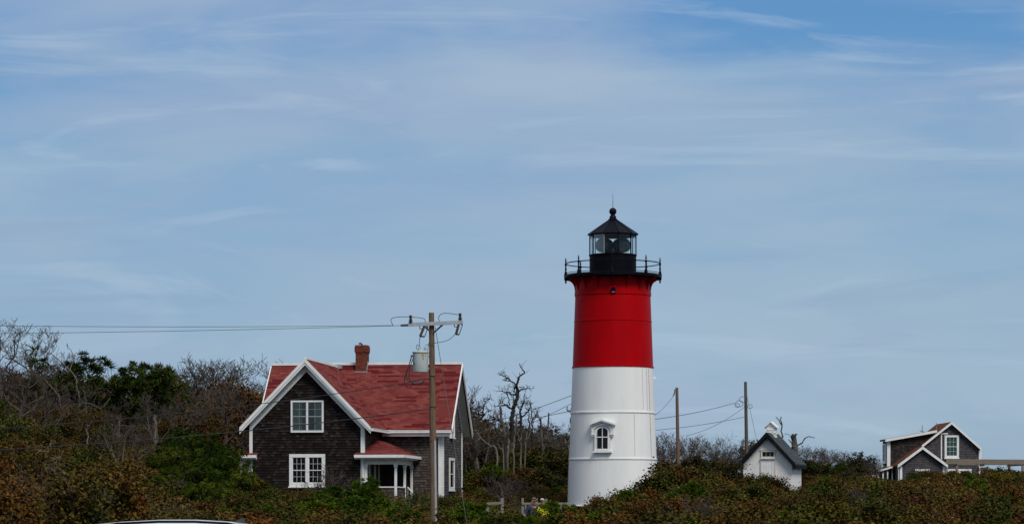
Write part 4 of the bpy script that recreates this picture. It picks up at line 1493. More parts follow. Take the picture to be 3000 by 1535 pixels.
cable("lower wire between the dark pole and the lighthouse", W(2180, 1221, 177.8), W(1880, 1263, back), .014, .10)
cable("slack wire dropping from the dark pole towards the treetops", W(2181, 1192, 177.8), W(2010, 1276, 190), .012, .25)
cable("upper wire from the lighthouse to the dead trees", W(1705, 1146, back), W(1330, 1262, 200), .014, .2)
cable("crossing wire slanting from the lighthouse into the dead trees", W(1705, 1166, back), W(1340, 1330, 200), .012, .15)
cable("lower wire from the lighthouse to the dead trees", W(1705, 1196, back), W(1330, 1248, 200), .014, .2)

# ------------------------------------------------------------------ plant builders
def quadmesh(name, verts, tone, m):
    """verts (N,4,3), one tone per quad"""
    n = len(verts)
    me = bpy.data.meshes.new(name)
    me.vertices.add(n * 4)
    me.vertices.foreach_set("co", verts.reshape(-1).astype(np.float32))
    me.loops.add(n * 4)
    me.loops.foreach_set("vertex_index", np.arange(n * 4, dtype=np.int32))
    me.polygons.add(n)
    me.polygons.foreach_set("loop_start", np.arange(0, n * 4, 4, dtype=np.int32))
    at = me.attributes.new("tone", 'FLOAT', 'FACE')
    at.data.foreach_set("value", tone.astype(np.float32))
    me.materials.append(m)
    me.update()
    me.validate()
    return me

def leaf_quads(c, size, g, elong=1.5, upbias=.4):
    """c (N,3) leaf centres -> (N,4,3) random leaf-shaped quads"""
    n = len(c)
    nrm = g.normal(size=(n, 3))
    nrm[:, 2] += upbias * np.sign(nrm[:, 2] + 1e-6) + upbias
    nrm /= np.linalg.norm(nrm, axis=1, keepdims=True)
    a = np.cross(nrm, g.normal(size=(n, 3)))
    a /= np.linalg.norm(a, axis=1, keepdims=True) + 1e-9
    bb = np.cross(nrm, a)
    s = (size * g.uniform(.6, 1.35, (n, 1)))
    l = a * s * elong * .5
    w = bb * s * .5
    return np.stack([c - l, c + w * .9 - l * .1, c + l, c - w * .9 - l * .1], 1)

def grow(g, h, r0, levels, kids, gnarl, up_, spread, seg=5, lean=0.0, ratio=.62, first=.35):
    """branch skeleton: list of (points, radii, level) and list of (tip, direction)"""
    chains, tips = [], []
    def rec(p, d, length, r, lv):
        pts, rad = [p.copy()], [r]
        ns = seg if lv < levels else 3
        for i in range(ns):
            d = d + Vector(g.normal(size=3)) * gnarl
            d.z += up_ * (.6 if lv else .3)
            d.normalize()
            p = p + d * (length / ns)
            pts.append(p.copy())
            rad.append(max(r * (1 - .62 * (i + 1) / ns), .006))
        chains.append((pts, rad, lv))
        if lv >= levels:
            tips.append((p.copy(), d.copy()))
            return
        k = kids[min(lv, len(kids) - 1)]
        for j in range(k):
            t = first + (1 - first) * (j + g.uniform(.2, .9)) / k if lv == 0 else g.uniform(.3, 1.0)
            i = min(int(t * ns), ns - 1)
            f = t * ns - i
            q = pts[i].lerp(pts[i + 1], min(f, 1))
            ang = g.uniform(0, 2 * math.pi) if lv else j * 2.4 + g.uniform(-.5, .5)
            side = Vector((math.cos(ang), math.sin(ang), g.uniform(-.1, .5)))
            nd = (d * (1 - spread) + side * spread).normalized()
            rec(q, nd, length * ratio * g.uniform(.7, 1.15) * (1.15 - .45 * t if lv == 0 else 1), rad[min(i + 1, ns)] * .72, lv + 1)
        tips.append((p.copy(), d.copy()))
    rec(Vector((0, 0, 0)), Vector((lean, g.normal() * .1, 1)).normalized(), h, r0, 0)
    return chains, tips

def chains_mesh(name, chains, m, thin=1.0):
    b = MB()
    for pts, rad, lv in chains:
        b.tube(pts, [r * thin for r in rad], 7 if lv == 0 else (5 if lv == 1 else 3), caps=(lv == 0))
    o = b.build(name, m, None, True)
    me = o.data
    bpy.data.objects.remove(o)
    return me

def norm_height(arrs, chains):
    pass

PROTO = {}
def add_proto(kind, parts, h):
    PROTO.setdefault(kind, []).append((parts, h))

def pine_needles(g, tips, puff, nper, wid=.03):
    """each shoot end carries one round puff of needles"""
    c, tn = [], []
    for p, d in tips:
        pr = puff * g.uniform(.7, 1.25)
        m = int(nper * g.uniform(.7, 1.2))
        dirs = g.normal(size=(m, 3)) + np.array([d.x, d.y, d.z + .5]) * .55
        dirs /= np.linalg.norm(dirs, axis=1, keepdims=True)
        o = np.array(p) + dirs * pr * g.uniform(.15, .55, (m, 1)) * np.array([1.1, 1.1, .75])
        L = pr * g.uniform(.45, .8, (m, 1))
        sd = np.cross(dirs, g.normal(size=(m, 3)))
        sd /= np.linalg.norm(sd, axis=1, keepdims=True) + 1e-9
        w = sd * wid
        e = o + dirs * L
        c.append(np.stack([o - w * .5, o + w * .5, e + w * .3, e - w * .3], 1))
        tn.append(np.clip(g.normal(.44, .22) + g.normal(0, .10, m), 0, 1))
    return np.concatenate(c), np.concatenate(tn)

def make_protos():
    for s in range(5):                                   # pitch pines: crooked trunk, flat tiers of needle tufts
        g = np.random.default_rng(100 + s)
        ch, tips = grow(g, 2.6, .10, 2, [12, 7], .17, .12, .76, 6, g.uniform(-.15, .15), .54, .28)
        ex = []
        for p, d in tips:
            ex.append((p, d))
            if g.random() < .25:
                ex.append((p - d * .22 + Vector(g.normal(size=3)) * .12, d))
        q, tn = pine_needles(g, ex, .20, 62)
        h = q[:, :, 2].max()
        add_proto('pitch_pine', [('trunk', chains_mesh("pine_trunk", ch, M['bark_dark'])), ('crown', (q, tn, 'pine'))], h)
        add_proto('dark_pine', [('trunk', PROTO['pitch_pine'][-1][0][0][1]), ('crown', (q, tn, 'pine_dark'))], h)
    for s in range(4):                                   # young pines, rounded and bright
        g = np.random.default_rng(140 + s)
        ch, tips = grow(g, 1.0, .04, 2, [9, 4], .14, .22, .68, 5, 0, .62, .12)
        q, tn = pine_needles(g, tips, .15, 75, .022)
        add_proto('young_pine', [('stem', chains_mesh("young_pine_stem", ch, M['bark_dark'])), ('foliage', (q, tn, 'pine_bright'))], q[:, :, 2].max())
    for s in range(6):                                   # bare grey trees with fine twigs
        g = np.random.default_rng(170 + s)
        ch, tips = grow(g, 2.3, .085, 4, [7, 5, 4, 3], .20, .13, .60, 6, g.uniform(-.25, .25), .60, .22)
        h = max(p.z for pts, r, l in ch for p in pts)
        add_proto('bare_tree', [('trunk', chains_mesh("bare_trunk", [c for c in ch if c[2] < 2], M['bark_grey'])), ('crown', chains_mesh("bare_crown", [c for c in ch if c[2] >= 2], M['twig']))], h)
    for s in range(4):                                   # pale, almost leafless scrub
        g = np.random.default_rng(200 + s)
        ch = []
        for k in range(7):
            a = k * .9 + g.uniform(0, .5)
            c2, _ = grow(g, g.uniform(1.0, 1.5), .022, 3, [4, 4, 3], .17, .12, .52, 5, 0, .58, .25)
            rot = Matrix.Rotation(g.uniform(.15, .75), 3, Vector((math.sin(a), math.cos(a), 0)))
            ch += [([rot @ p + Vector((math.sin(a), math.cos(a), 0)) * .1 for p in pts], r, l) for pts, r, l in c2]
        h = max(p.z for pts, r, l in ch for p in pts)
        add_proto('bare_shrub', [('stem', chains_mesh("bare_shrub_stem", [c for c in ch if c[2] < 1], M['bark_pale'])), ('twig_mass', chains_mesh("bare_shrub_twigs", [c for c in ch if c[2] >= 1], M['twig']))], h)
    def leafy(kind, seed, nvar, mkey, h0, nstem, spread, leaf, per, tone_s, stem_m, upright=.4, lev=2, kk=(5, 4)):
        for s in range(nvar):
            g = np.random.default_rng(seed + s)
            ch, tips = [], []
            for k in range(nstem):
                a = 2 * math.pi * k / nstem + g.uniform(0, .6)
                c2, t2 = grow(g, h0 * g.uniform(.6, 1.0), .02 if lev < 3 else .03, lev, list(kk), .15, .10, .58, 4, 0, .55, .25)
                rot = Matrix.Rotation(g.uniform(.05, spread), 3, Vector((math.sin(a), -math.cos(a), 0)))
                off = Vector((math.cos(a), math.sin(a), 0)) * g.uniform(.05, .25)
                ch += [([rot @ p + off for p in pts], r, l) for pts, r, l in c2]
                tips += [(rot @ p + off, rot @ d) for p, d in t2]
            c, tn = [], []
            for p, d in tips:
                m = max(3, int(per * g.uniform(.5, 1.4)))
                c.append(np.array(p) + g.normal(size=(m, 3)) * np.array([.10, .10, .085]))
                tn.append(np.clip(g.normal(.5, tone_s) + g.normal(0, .12, m), 0, 1))
            c, tn = np.concatenate(c), np.concatenate(tn)
            q = leaf_quads(c, leaf, g, 1.5, upright)
            q[:, :, 2] = np.maximum(q[:, :, 2], .02)
            add_proto(kind, [('stem', chains_mesh(kind + "_stem", ch, M[stem_m])), ('foliage', (q, tn, mkey))], np.percentile(q[:, :, 2], 99.5))
    leafy('bayberry_shrub', 300, 5, 'olive', .95, 7, .75, .052, 24, .15, 'twig')
    leafy('scrub_oak', 330, 5, 'rust_leaf', 1.05, 7, .75, .056, 17, .17, 'bark_grey')
    leafy('tall_oak', 340, 5, 'rust_leaf', 1.7, 7, .60, .062, 9, .18, 'bark_grey', .4, 3, (6, 4, 3))
    leafy('tall_bayberry', 350, 4, 'olive', 1.6, 7, .60, .058, 10, .16, 'bark_grey', .4, 3, (6, 4, 3))
    leafy('crimson_shrub', 360, 2, 'crimson', .8, 6, .8, .052, 22, .12, 'twig')
    leafy('yellow_shrub', 370, 2, 'yellow_leaf', .9, 6, .75, .052, 20, .14, 'twig')
    leafy('silver_shrub', 380, 2, 'silver_leaf', .9, 8, .6, .042, 24, .16, 'twig')
    leafy('thicket_tree', 390, 5, 'dark_leaf', 2.2, 8, .62, .085, 12, .15, 'bark_dark', .4, 3, (6, 4, 3))
    # turn leaf arrays into meshes, and keep one set of sparse leafy sprays
    for kind, lst in PROTO.items():
        for i, (parts, h) in enumerate(lst):
            lst[i] = ([(n, x if not isinstance(x, tuple) else quadmesh(kind + "_" + n, x[0], x[1], M[x[2]])) for n, x in parts], h)
make_protos()

KINDS = {}          # kind -> [(px, D, root, words, plant category, group)]
def plant(kind, px, D, h, rz=None, wide=1.0, name=None, words=None, cat=None, group=None, label=None, var=None, sink=.08):
    x = (px - CX) / FPX * D
    z = gz(x, D) - sink
    lst = PROTO[kind]
    parts, h0 = lst[int(rng.integers(len(lst))) if var is None else var % len(lst)]
    nm = name or {'dark_pine': 'pitch_pine', 'thicket_tree': 'cedar_tree', 'tall_oak': 'scrub_oak', 'tall_bayberry': 'bayberry_shrub'}.get(kind, kind)
    root = empty(nm, (x, D, z), rng.uniform(0, 6.28) if rz is None else rz)
    s = (h + sink) / h0
    root.scale = (s * wide, s * wide, s)
    for pn, me in parts:
        o = bpy.data.objects.new(pn, me)
        o.parent = root
        COL.objects.link(o)
    if label:
        tag(root, label, cat, group)
    else:
        KINDS.setdefault(words, []).append((px, D, root, cat, group))
    return root

# canopy line (photo row) that plants in front of each landmark stay below
LPX = [0, 430, 560, 640, 700, 760, 800, 900, 1000, 1050, 1090, 1130, 1160, 1240, 1300, 1350, 1440, 1500, 1525, 1640, 1662, 1740, 1780, 1850, 1900, 1945, 1990, 2080, 2150, 2185, 2260, 2300, 2345, 2380, 2450, 2560, 2640, 2700, 2760, 2870, 2930, 3000]
LPY = [900, 1000, 1200, 1270, 1330, 1385, 1432, 1438, 1440, 1425, 1400, 1430, 1452, 1456, 1455, 1448, 1462, 1490, 1497, 1497, 1486, 1474, 1452, 1432, 1405, 1372, 1352, 1374, 1402, 1404, 1410, 1438, 1448, 1400, 1388, 1398, 1412, 1398, 1402, 1394, 1372, 1384]
def canopy(px): return float(np.interp(px, LPX, LPY))
def limit_h(px, D, h, half=0.0):
    """height that keeps the plant's top under the canopy line over its width"""
    w = half * FPX / D
    top = max(canopy(px - w), canopy(px), canopy(px + w))
    x = (px - CX) / FPX * D
    return min(h, zat(top, D) - gz(x, D))
def in_building(x, y, m=.3):
    p = Vector((x, y, 0)) - HO
    u, v = p.dot(U), p.dot(V)
    if (W0 - m < u < W1 + 2.4 + m and -.7 - m < v < 6) or (mL - m < u < mR + m and v1 - m < v < v2 + m) or (W0 - 2.4 < u < W1 and -.7 - m < v < 6):
        return True
    if (x - lx) ** 2 + (y - LD) ** 2 < (2.5 + m) ** 2:
        return True
    p = Vector((x, y, 0)) - OO
    u, v = p.dot(Vector((math.cos(OA), -math.sin(OA), 0))), p.dot(Vector((math.sin(OA), math.cos(OA), 0)))
    if -2 - m < u < 2 + m and -.5 - m < v < 3.4 + m:
        return True
    p = Vector((x, y, 0)) - KO
    u, v = p.dot(KU), p.dot(KV)
    if -4.5 - m < u < 5.5 + m and -.5 - m < v < 9 + m:
        return True
    if 1425 < pxof(x, y) < 1670 and 105.2 < y < 110.5:
        return True
    return False

# ------------------------------------------------------------------ trees placed one by one
def by_top(kind, px, D, ytop, **k):
    x = (px - CX) / FPX * D
    return plant(kind, px, D, max(.5, zat(ytop, D) - gz(x, D)), **k)
hill = "bare trees on the wooded hill"
for i, (px, D, yt, wd) in enumerate([(18, 150, 926, 1.0), (88, 152, 944, .9), (52, 140, 1010, 1.0), (178, 155, 1020, .8), (262, 158, 1072, .9), (415, 160, 1080, .9), (452, 166, 1062, .9), (512, 166, 1048, 1.0), (556, 168, 1052, .9), (604, 168, 1034, 1.0),
                               (648, 168, 1044, .9), (690, 170, 1032, 1.0), (742, 172, 1058, .9), (806, 176, 1038, 1.0), (230, 138, 1120, 1.0), (345, 140, 1150, 1.0), (560, 142, 1130, 1.0), (648, 146, 1120, 1.0), (480, 140, 1140, .9), (120, 132, 1110, 1.0)]):
    by_top('bare_tree', px, D, yt, wide=wd, words="bare grey twiggy tree", cat="tree", group=hill)
by_top('dark_pine', 290, 150, 1012, wide=1.3, var=0, label="broad dark pitch pine standing alone on the hill skyline", cat="tree", group="pitch pines")
by_top('dark_pine', 372, 151, 1060, wide=1.0, var=3, words="dark pitch pine", cat="tree", group="pitch pines")
by_top('dark_pine', 470, 150, 1048, wide=.9, var=2, label="small dark pitch pine with a forked top left of the bare trees", cat="tree", group="pitch pines")
for px, D, yt, wd in [(632, 128, 1300, 1.15), (580, 124, 1262, 1.25), (694, 128, 1322, 1.0), (748, 127, 1384, .9), (530, 118, 1320, 1.3), (470, 112, 1385, 1.3), (600, 112, 1380, 1.3), (680, 116, 1405, 1.2), (560, 100, 1430, 1.3), (790, 122, 1425, 1.0), (430, 104, 1410, 1.4), (395, 98, 1450, 1.4), (500, 96, 1450, 1.4), (645, 102, 1430, 1.4), (705, 104, 1452, 1.3), (455, 120, 1352, 1.2), (375, 112, 1415, 1.3), (606, 118, 1345, 1.2), (555, 112, 1390, 1.3), (670, 110, 1420, 1.3)]:
    by_top('pitch_pine', px, D, yt - 22, wide=wd, words="green pitch pine", cat="tree", group="pitch pines")
for px, D, yt, wd in [(1010, 112, 1432, 1.3), (930, 108, 1446, 1.3), (1072, 118, 1408, 1.1), (1095, 116, 1402, 1.0), (1050, 100, 1460, 1.4), (900, 126, 1438, 1.0), (980, 96, 1478, 1.4), (1130, 104, 1470, 1.3), (860, 100, 1470, 1.3), (1400, 96, 1478, 1.3), (1365, 100, 1484, 1.3), (1440, 92, 1500, 1.3), (1330, 92, 1500, 1.3),
                      (1497, 90, 1505, 1.2), (1548, 92, 1500, 1.1), (1640, 94, 1476, 1.0), (1612, 88, 1508, 1.2), (1672, 96, 1486, 1.1), (1575, 84, 1518, 1.2), (2035, 96, 1418, 1.2), (1870, 96, 1446, 1.1), (1960, 92, 1452, 1.2), (2420, 112, 1405, 1.2), (2060, 84, 1500, 1.3),
                      (2240, 84, 1490, 1.3), (2660, 86, 1500, 1.3), (2512, 96, 1455, 1.2), (2865, 118, 1396, 1.0), (2845, 112, 1412, 1.1), (2880, 106, 1428, 1.1), (2320, 78, 1505, 1.3), (760, 92, 1485, 1.3), (1190, 90, 1500, 1.3), (700, 92, 1480, 1.3), (1720, 84, 1505, 1.3), (2900, 80, 1510, 1.3), (640, 88, 1500, 1.2)]:
    by_top('young_pine', px, D, yt - 14, wide=wd, words="bright green young pine", cat="shrub", group="young pines")
for px, D, yt in [(1400, 186, 1200), (1440, 190, 1196), (1478, 184, 1210), (1530, 188, 1206), (1590, 186, 1222), (1635, 190, 1232), (1424, 176, 1250), (1560, 178, 1245), (1945, 190, 1262), (1968, 186, 1275), (2010, 190, 1268), (2055, 188, 1276), (2100, 192, 1262), (2130, 190, 1270), (2160, 192, 1276), (2205, 196, 1280), (2390, 196, 1300), (2440, 200, 1306), (2500, 204, 1318), (2590, 236, 1325), (2620, 236, 1318)]:
    by_top('bare_tree', px, D, yt, wide=.95, words="bare grey twiggy tree", cat="tree", group="bare trees behind the buildings")
# right of the house: dark pines and bare trees against the sky
by_top('bare_tree', 1374, 168, 1104, wide=.8, label="tall dark twiggy tree close behind the right end of the shingled house", cat="tree", group="trees behind the house")
by_top('bare_tree', 1352, 172, 1150, wide=.9, words="bare grey twiggy tree", cat="tree", group="trees behind the house")
by_top('bare_tree', 1408, 165, 1182, wide=.9, words="bare grey twiggy tree", cat="tree", group="trees behind the house")
by_top('bare_shrub', 1472, 140, 1368, wide=1.5, label="large bare grey bush fanning up behind the rail fence", cat="shrub", group="bare shrubs")
by_top('bare_shrub', 1500, 142, 1390, wide=1.2, words="bare grey twiggy shrub", cat="shrub", group="bare shrubs")
by_top('bare_shrub', 985, 124, 1352, wide=1.0, label="bare lichen-grey bush against the lower right of the gable wall", cat="shrub", group="bare shrubs")
by_top('bare_shrub', 930, 124, 1370, wide=1.0, var=2, label="bare grey bush twigging over the lower twin window", cat="shrub", group="bare shrubs")
by_top('silver_shrub', 1215, 122, 1440, wide=1.3, label="grey-green shrub at the foot of the porch steps", cat="shrub", group="grey-green shrubs")
by_top('silver_shrub', 1175, 112, 1462, wide=1.3, words="grey-green shrub", cat="shrub", group="grey-green shrubs")

# dead trees traced as branch skeletons with real depth
def dead_tree(polys, D, name, label, m, sway=.35, twigs=0, group="dead trees", sc=4.394, ox=1380, oy=1040, seed=1):
    g = np.random.default_rng(seed)
    base = P(ox + polys[0][0][0][0] / sc, oy + polys[0][0][0][1] / sc, D)
    zg_ = gz(base.x, D) - .2
    root = empty(name, (base.x, D, zg_))
    tag(root, label, "tree", group)
    o = Vector((base.x, D, zg_))
    done = []
    bt, bc = MB(), MB()
    for k, (pl, r0, r1) in enumerate(polys):
        dep = 0.0 if k == 0 else g.uniform(-.3, .3)
        pts = []
        for i, (a, c) in enumerate(pl):
            q = P(ox + a / sc, oy + c / sc, D) - o
            near = min(done, key=lambda w: (w.x - q.x) ** 2 + (w.z - q.z) ** 2) if (k and i == 0 and done) else None
            if near is not None:
                dep = near.y
            elif i:
                dep += g.normal() * sway * .35
            q.y = dep
            pts.append(q)
        if k == 0:
            pts.insert(0, Vector((pts[0].x, pts[0].y, 0)))
        sm_ = curve(pts, 5)
        for p in sm_[1:-1]:
            p += Vector(g.normal(size=3)) * .025
        n = len(sm_)
        (bt if k == 0 else bc).tube(sm_, [r0 + (r1 - r0) * i / (n - 1) for i in range(n)], 8 if k == 0 else 5)
        done += sm_
        for _ in range(twigs):
            i = int(g.integers(n // 3, n))
            p = sm_[i]
            d = Vector((g.normal() * .7, g.normal() * .5, g.uniform(.1, 1))).normalized()
            L = g.uniform(.2, .55)
            tw = [p, p + d * L * .5 + Vector(g.normal(size=3)) * .05, p + d * L + Vector(g.normal(size=3)) * .09]
            bc.tube(tw, [.018, .012, .006], 3)
            for _2 in range(2):
                e = tw[1] + Vector(g.normal(size=3)) * .14
                bc.tube([tw[1], e], [.011, .006], 3)
    bt.build("trunk", m, root, True)
    if bc.v:
        bc.build("branch_crown", m, root, True)
    return root
DK, PL, GR = M['bark_dark'], M['bark_pale'], M['bark_grey']
dead_tree([([(525, 1300), (524, 1100), (530, 850), (535, 740), (570, 620), (600, 520), (595, 440), (580, 400), (605, 330), (625, 280), (680, 230), (650, 170), (620, 110)], .17, .02),
           ([(580, 390), (510, 330), (440, 290), (380, 260), (350, 225)], .05, .012), ([(510, 335), (470, 340), (410, 332)], .03, .01), ([(600, 490), (660, 445), (730, 435), (805, 430)], .055, .012),
           ([(575, 515), (500, 500), (450, 470), (370, 465)], .06, .015), ([(530, 700), (470, 650), (400, 620), (368, 575)], .05, .012), ([(520, 690), (450, 655), (380, 650), (300, 670)], .05, .012),
           ([(495, 650), (480, 560), (460, 500), (470, 440)], .04, .012), ([(550, 640), (545, 560), (520, 520)], .04, .012), ([(590, 400), (560, 440), (570, 500)], .05, .03)],
          172, "dead_tree", "tallest dead tree, dark and crooked, its fork rising well above the others", DK, twigs=7, seed=3)
dead_tree([([(645, 1180), (645, 940), (640, 720), (665, 640), (685, 560), (692, 500)], .11, .015), ([(665, 640), (720, 610), (710, 560)], .035, .01), ([(650, 800), (740, 720), (770, 640), (800, 625)], .055, .012),
           ([(640, 720), (600, 660), (590, 600)], .04, .01), ([(650, 830), (600, 800), (555, 760)], .04, .012)], 174, "dead_tree", "dark dead tree with forked limbs just right of the tallest one", DK, twigs=6, seed=5)
dead_tree([([(790, 1180), (790, 1050), (785, 830), (775, 700), (762, 595)], .075, .012), ([(785, 830), (830, 770), (855, 735), (840, 705)], .04, .012), ([(790, 860), (840, 800), (870, 760)], .03, .01), ([(745, 1000), (745, 800), (735, 720), (690, 660)], .05, .012)], 176, "dead_tree", "thin dark dead tree bending towards the lighthouse", DK, twigs=5, seed=8)
dead_tree([([(930, 1310), (910, 1080), (900, 900), (893, 820)], .085, .05), ([(895, 830), (870, 780), (850, 750)], .04, .015)], 168, "dead_tree", "pale bare snag with a hooked top, nearest the lighthouse", M['bark_grey'], twigs=0, seed=9)
dead_tree([([(945, 1200), (965, 1080), (985, 920), (1000, 745)], .06, .045)], 169, "dead_tree", "straight grey snag leaning right beside the hooked snag", M['bark_grey'], seed=10)
dead_tree([([(405, 1280), (430, 1000), (395, 840), (370, 665)], .10, .07), ([(395, 850), (345, 800), (335, 745)], .06, .04), ([(395, 870), (300, 810), (225, 765)], .05, .02)], 166, "dead_tree", "broken-topped grey snag left of the tallest dead tree", M['bark_grey'], twigs=1, seed=12)
dead_tree([([(470, 1290), (480, 1100), (470, 930), (445, 860)], .07, .04), ([(475, 1000), (420, 960)], .03, .02)], 162, "dead_tree", "pale straight trunk before the tallest dead tree", PL, seed=13)
dead_tree([([(550, 1300), (555, 1100), (565, 960), (600, 760)], .06, .03)], 161, "dead_tree", "bleached trunk touching the tallest dead tree on its right", PL, seed=14)
dead_tree([([(640, 1220), (620, 1080), (600, 1000)], .05, .03), ([(625, 1100), (665, 980)], .03, .02)], 160, "dead_tree", "short bleached fork among the dead trees", PL, twigs=1, seed=15)
dead_tree([([(700, 1210), (710, 1080), (720, 980)], .04, .02), ([(708, 1100), (740, 1040), (800, 960)], .03, .012)], 160, "dead_tree", "slim bleached stem right of the short fork", PL, twigs=1, seed=16)
dead_tree([([(325, 1250), (250, 1170), (180, 1115), (110, 1040), (45, 968)], .06, .03), ([(140, 1075), (90, 1085), (55, 1120)], .03, .015)], 158, "dead_tree", "bleached trunk leaning far left beside the house", PL, twigs=1, seed=17)
dead_tree([([(410, 1270), (375, 1200), (345, 1140)], .045, .025)], 157, "dead_tree", "low bleached stub leaning left under the snags", PL, seed=18)
dead_tree([([(30, 1300), (40, 1050), (75, 870), (150, 780), (155, 680), (180, 600), (150, 550)], .11, .012), ([(75, 870), (20, 750), (0, 700)], .05, .015), ([(150, 790), (200, 730), (230, 710)], .035, .012), ([(180, 600), (215, 575), (240, 572)], .02, .008), ([(100, 820), (100, 740), (60, 700)], .04, .015)], 166, "dead_tree", "dark crooked dead tree close to the right end of the house", DK, twigs=6, seed=19)
dead_tree([([(440, 1150), (360, 1020), (310, 930), (290, 890)], .07, .04), ([(150, 1050), (150, 920), (125, 840)], .05, .03)], 160, "dead_tree", "dark split trunk slanting left below the broken snag", DK, twigs=1, seed=20)
dead_tree([([(1255, 1270), (1240, 1140), (1200, 1080)], .04, .02), ([(1243, 1150), (1255, 1090)], .03, .02)], 150, "dead_tree", "bleached forked stem beside the left edge of the lighthouse", PL, twigs=1, seed=21)
dead_tree([([(1290, 1300), (1290, 900), (1284, 745), (1240, 705), (1237, 670)], .05, .02), ([(1250, 715), (1285, 680)], .02, .01)], 150, "dead_tree", "thin hooked branch showing left of the lighthouse's upper white ring", DK, seed=22)
# the two snags behind the hut (pixels of another crop)
dead_tree([([(845, 640), (848, 400), (840, 160), (825, 0)], .07, .03), ([(835, 140), (795, 60), (740, 5)], .045, .018), ([(850, 350), (880, 340)], .03, .02)], 180, "dead_tree", "slim forked snag rising behind the hut roof", M['bark_grey'], sc=5.992, ox=2150, oy=1220, seed=23)
dead_tree([([(1075, 700), (1070, 520), (1058, 420), (1062, 318)], .20, .16), ([(1060, 330), (1110, 300)], .10, .03), ([(1045, 520), (1010, 450), (965, 395)], .06, .02), ([(1040, 375), (985, 320), (895, 290)], .025, .012),
           ([(1085, 500), (1150, 490), (1215, 440), (1260, 375), (1330, 355), (1425, 358)], .06, .018)], 178, "dead_tree", "thick broken stump with long twisting arms right of the hut", M['bark_grey'], sc=5.992, ox=2150, oy=1220, seed=24)
# pale trunks on the wooded hill
for k, (pl, D, lab) in enumerate([
        ([([(1250, 0), (1180, 0)], .05, .03)], 0, ""),
        ([([(252, 1180), (240, 1140), (205, 1085), (160, 1045), (110, 1020)], .05, .015), ([(205, 1085), (215, 1040), (195, 1010)], .03, .012)], 148, "long pale trunk arching left high on the wooded hill"),
        ([([(176, 1182), (165, 1150), (130, 1110), (110, 1070), (95, 1030)], .045, .015), ([(130, 1110), (100, 1095), (70, 1080)], .03, .01)], 148, "pale forked trunk near the left edge of the hill"),
        ([([(233, 1190), (228, 1140), (222, 1100)], .04, .02), ([(234, 1185), (262, 1180), (300, 1195), (322, 1165)], .03, .012)], 142, "pale stem with a bent side arm on the hill below the broad pine"),
        ([([(252, 1360), (255, 1300), (254, 1255)], .035, .025)], 124, "straight pale trunk in the middle of the wooded hill"),
        ([([(140, 1372), (134, 1345), (142, 1310), (155, 1290)], .03, .012), ([(140, 1372), (120, 1364)], .02, .01)], 92, "small pale forked stem low on the wooded hill"),
        ([([(158, 1372), (170, 1345), (185, 1320)], .025, .012)], 92, "small pale slanting stem beside the forked one on the hill"),
        ([([(24, 1485), (20, 1450), (8, 1425)], .03, .012), ([(80, 1455), (72, 1430), (70, 1410)], .03, .012)], 78, "pale twisted stem at the lower left edge"),
        ([([(240, 1470), (236, 1445), (228, 1425)], .022, .010), ([(238, 1455), (246, 1425)], .015, .008)], 80, "small pale forked stem above the white car"),
        ([([(100, 1520), (140, 1500), (158, 1490), (145, 1478)], .028, .012)], 72, "pale fallen branch left of the white car"),
        ([([(255, 1520), (275, 1500), (300, 1487), (340, 1478)], .022, .008)], 72, "thin pale branch curving up behind the white car"),
        ([([(454, 1252), (453, 1215)], .06, .05)], 138, "short thick bleached stub on the hill left of the house")]):
    if D:
        dead_tree(pl, D, "dead_tree", lab, PL, sway=.1, twigs=2, group="pale trunks on the wooded hill", sc=1, ox=0, oy=0, seed=40 + k)

# ------------------------------------------------------------------ thicket behind and between the buildings
TPXB = [1330, 1400, 1450, 1500, 1560, 1600, 1640, 1680, 1900, 1930, 1990, 2060, 2110, 2150, 2200, 2360, 2400, 2440, 2480, 2520, 2570, 2640, 2760]
TPYB = [1225, 1232, 1240, 1240, 1246, 1240, 1238, 1245, 1268, 1268, 1280, 1290, 1284, 1280, 1292, 1298, 1296, 1292, 1312, 1322, 1326, 1328, 1345]
for D, step, dy in ((212, 62, 0), (196, 58, 22), (180, 54, 52)):
    px = 1330.0
    while px < 2740:
        q = px + rng.uniform(-14, 14)
        yt = float(np.interp(q, TPXB, TPYB)) + dy + rng.uniform(-6, 16)
        if not in_building((q - CX) / FPX * D, D, 1.0) and not (1690 < q < 1900) and not (2560 < q and D < 231):
            kind = ['thicket_tree', 'bare_tree', 'thicket_tree', 'dark_pine', 'thicket_tree'][int(rng.integers(5))]
            if q > 1900 and rng.random() < .55:
                kind = 'bare_tree'
            by_top(kind, q, D, yt, wide=rng.uniform(1.0, 1.4), cat="tree", group="trees along the far skyline",
                   words={'thicket_tree': "dense dark cedar tree", 'bare_tree': "bare grey twiggy tree", 'dark_pine': "dark pitch pine"}[kind])
        px += step * rng.uniform(.85, 1.2)
# brown scrub wood under the bare trees of the hill
HPX, HPY = [-40, 150, 300, 420, 560, 680, 800, 900, 1100, 1330], [1060, 1090, 1110, 1120, 1105, 1100, 1110, 1120, 1150, 1180]
for D, dy in ((176, -10), (166, 22), (154, 62), (143, 105)):
    px = -40.0
    while px < (760 if D < 170 else 1330):
        q = px + rng.uniform(-12, 12)
        if not in_building((q - CX) / FPX * D, D, 1.2):
            kind = ['tall_oak', 'bare_tree', 'tall_oak', 'bare_shrub', 'bare_tree'][int(rng.integers(5))]
            by_top(kind, q, D, float(np.interp(q, HPX, HPY)) + dy + rng.uniform(-18, 18), wide=rng.uniform(.9, 1.25), cat="tree" if kind == 'bare_tree' else "shrub", group="scrub wood on the hill",
                   words={'tall_oak': "rusty brown scrub oak", 'bare_tree': "bare grey twiggy tree", 'bare_shrub': "bare grey twiggy shrub"}[kind])
        px += rng.uniform(60, 92)
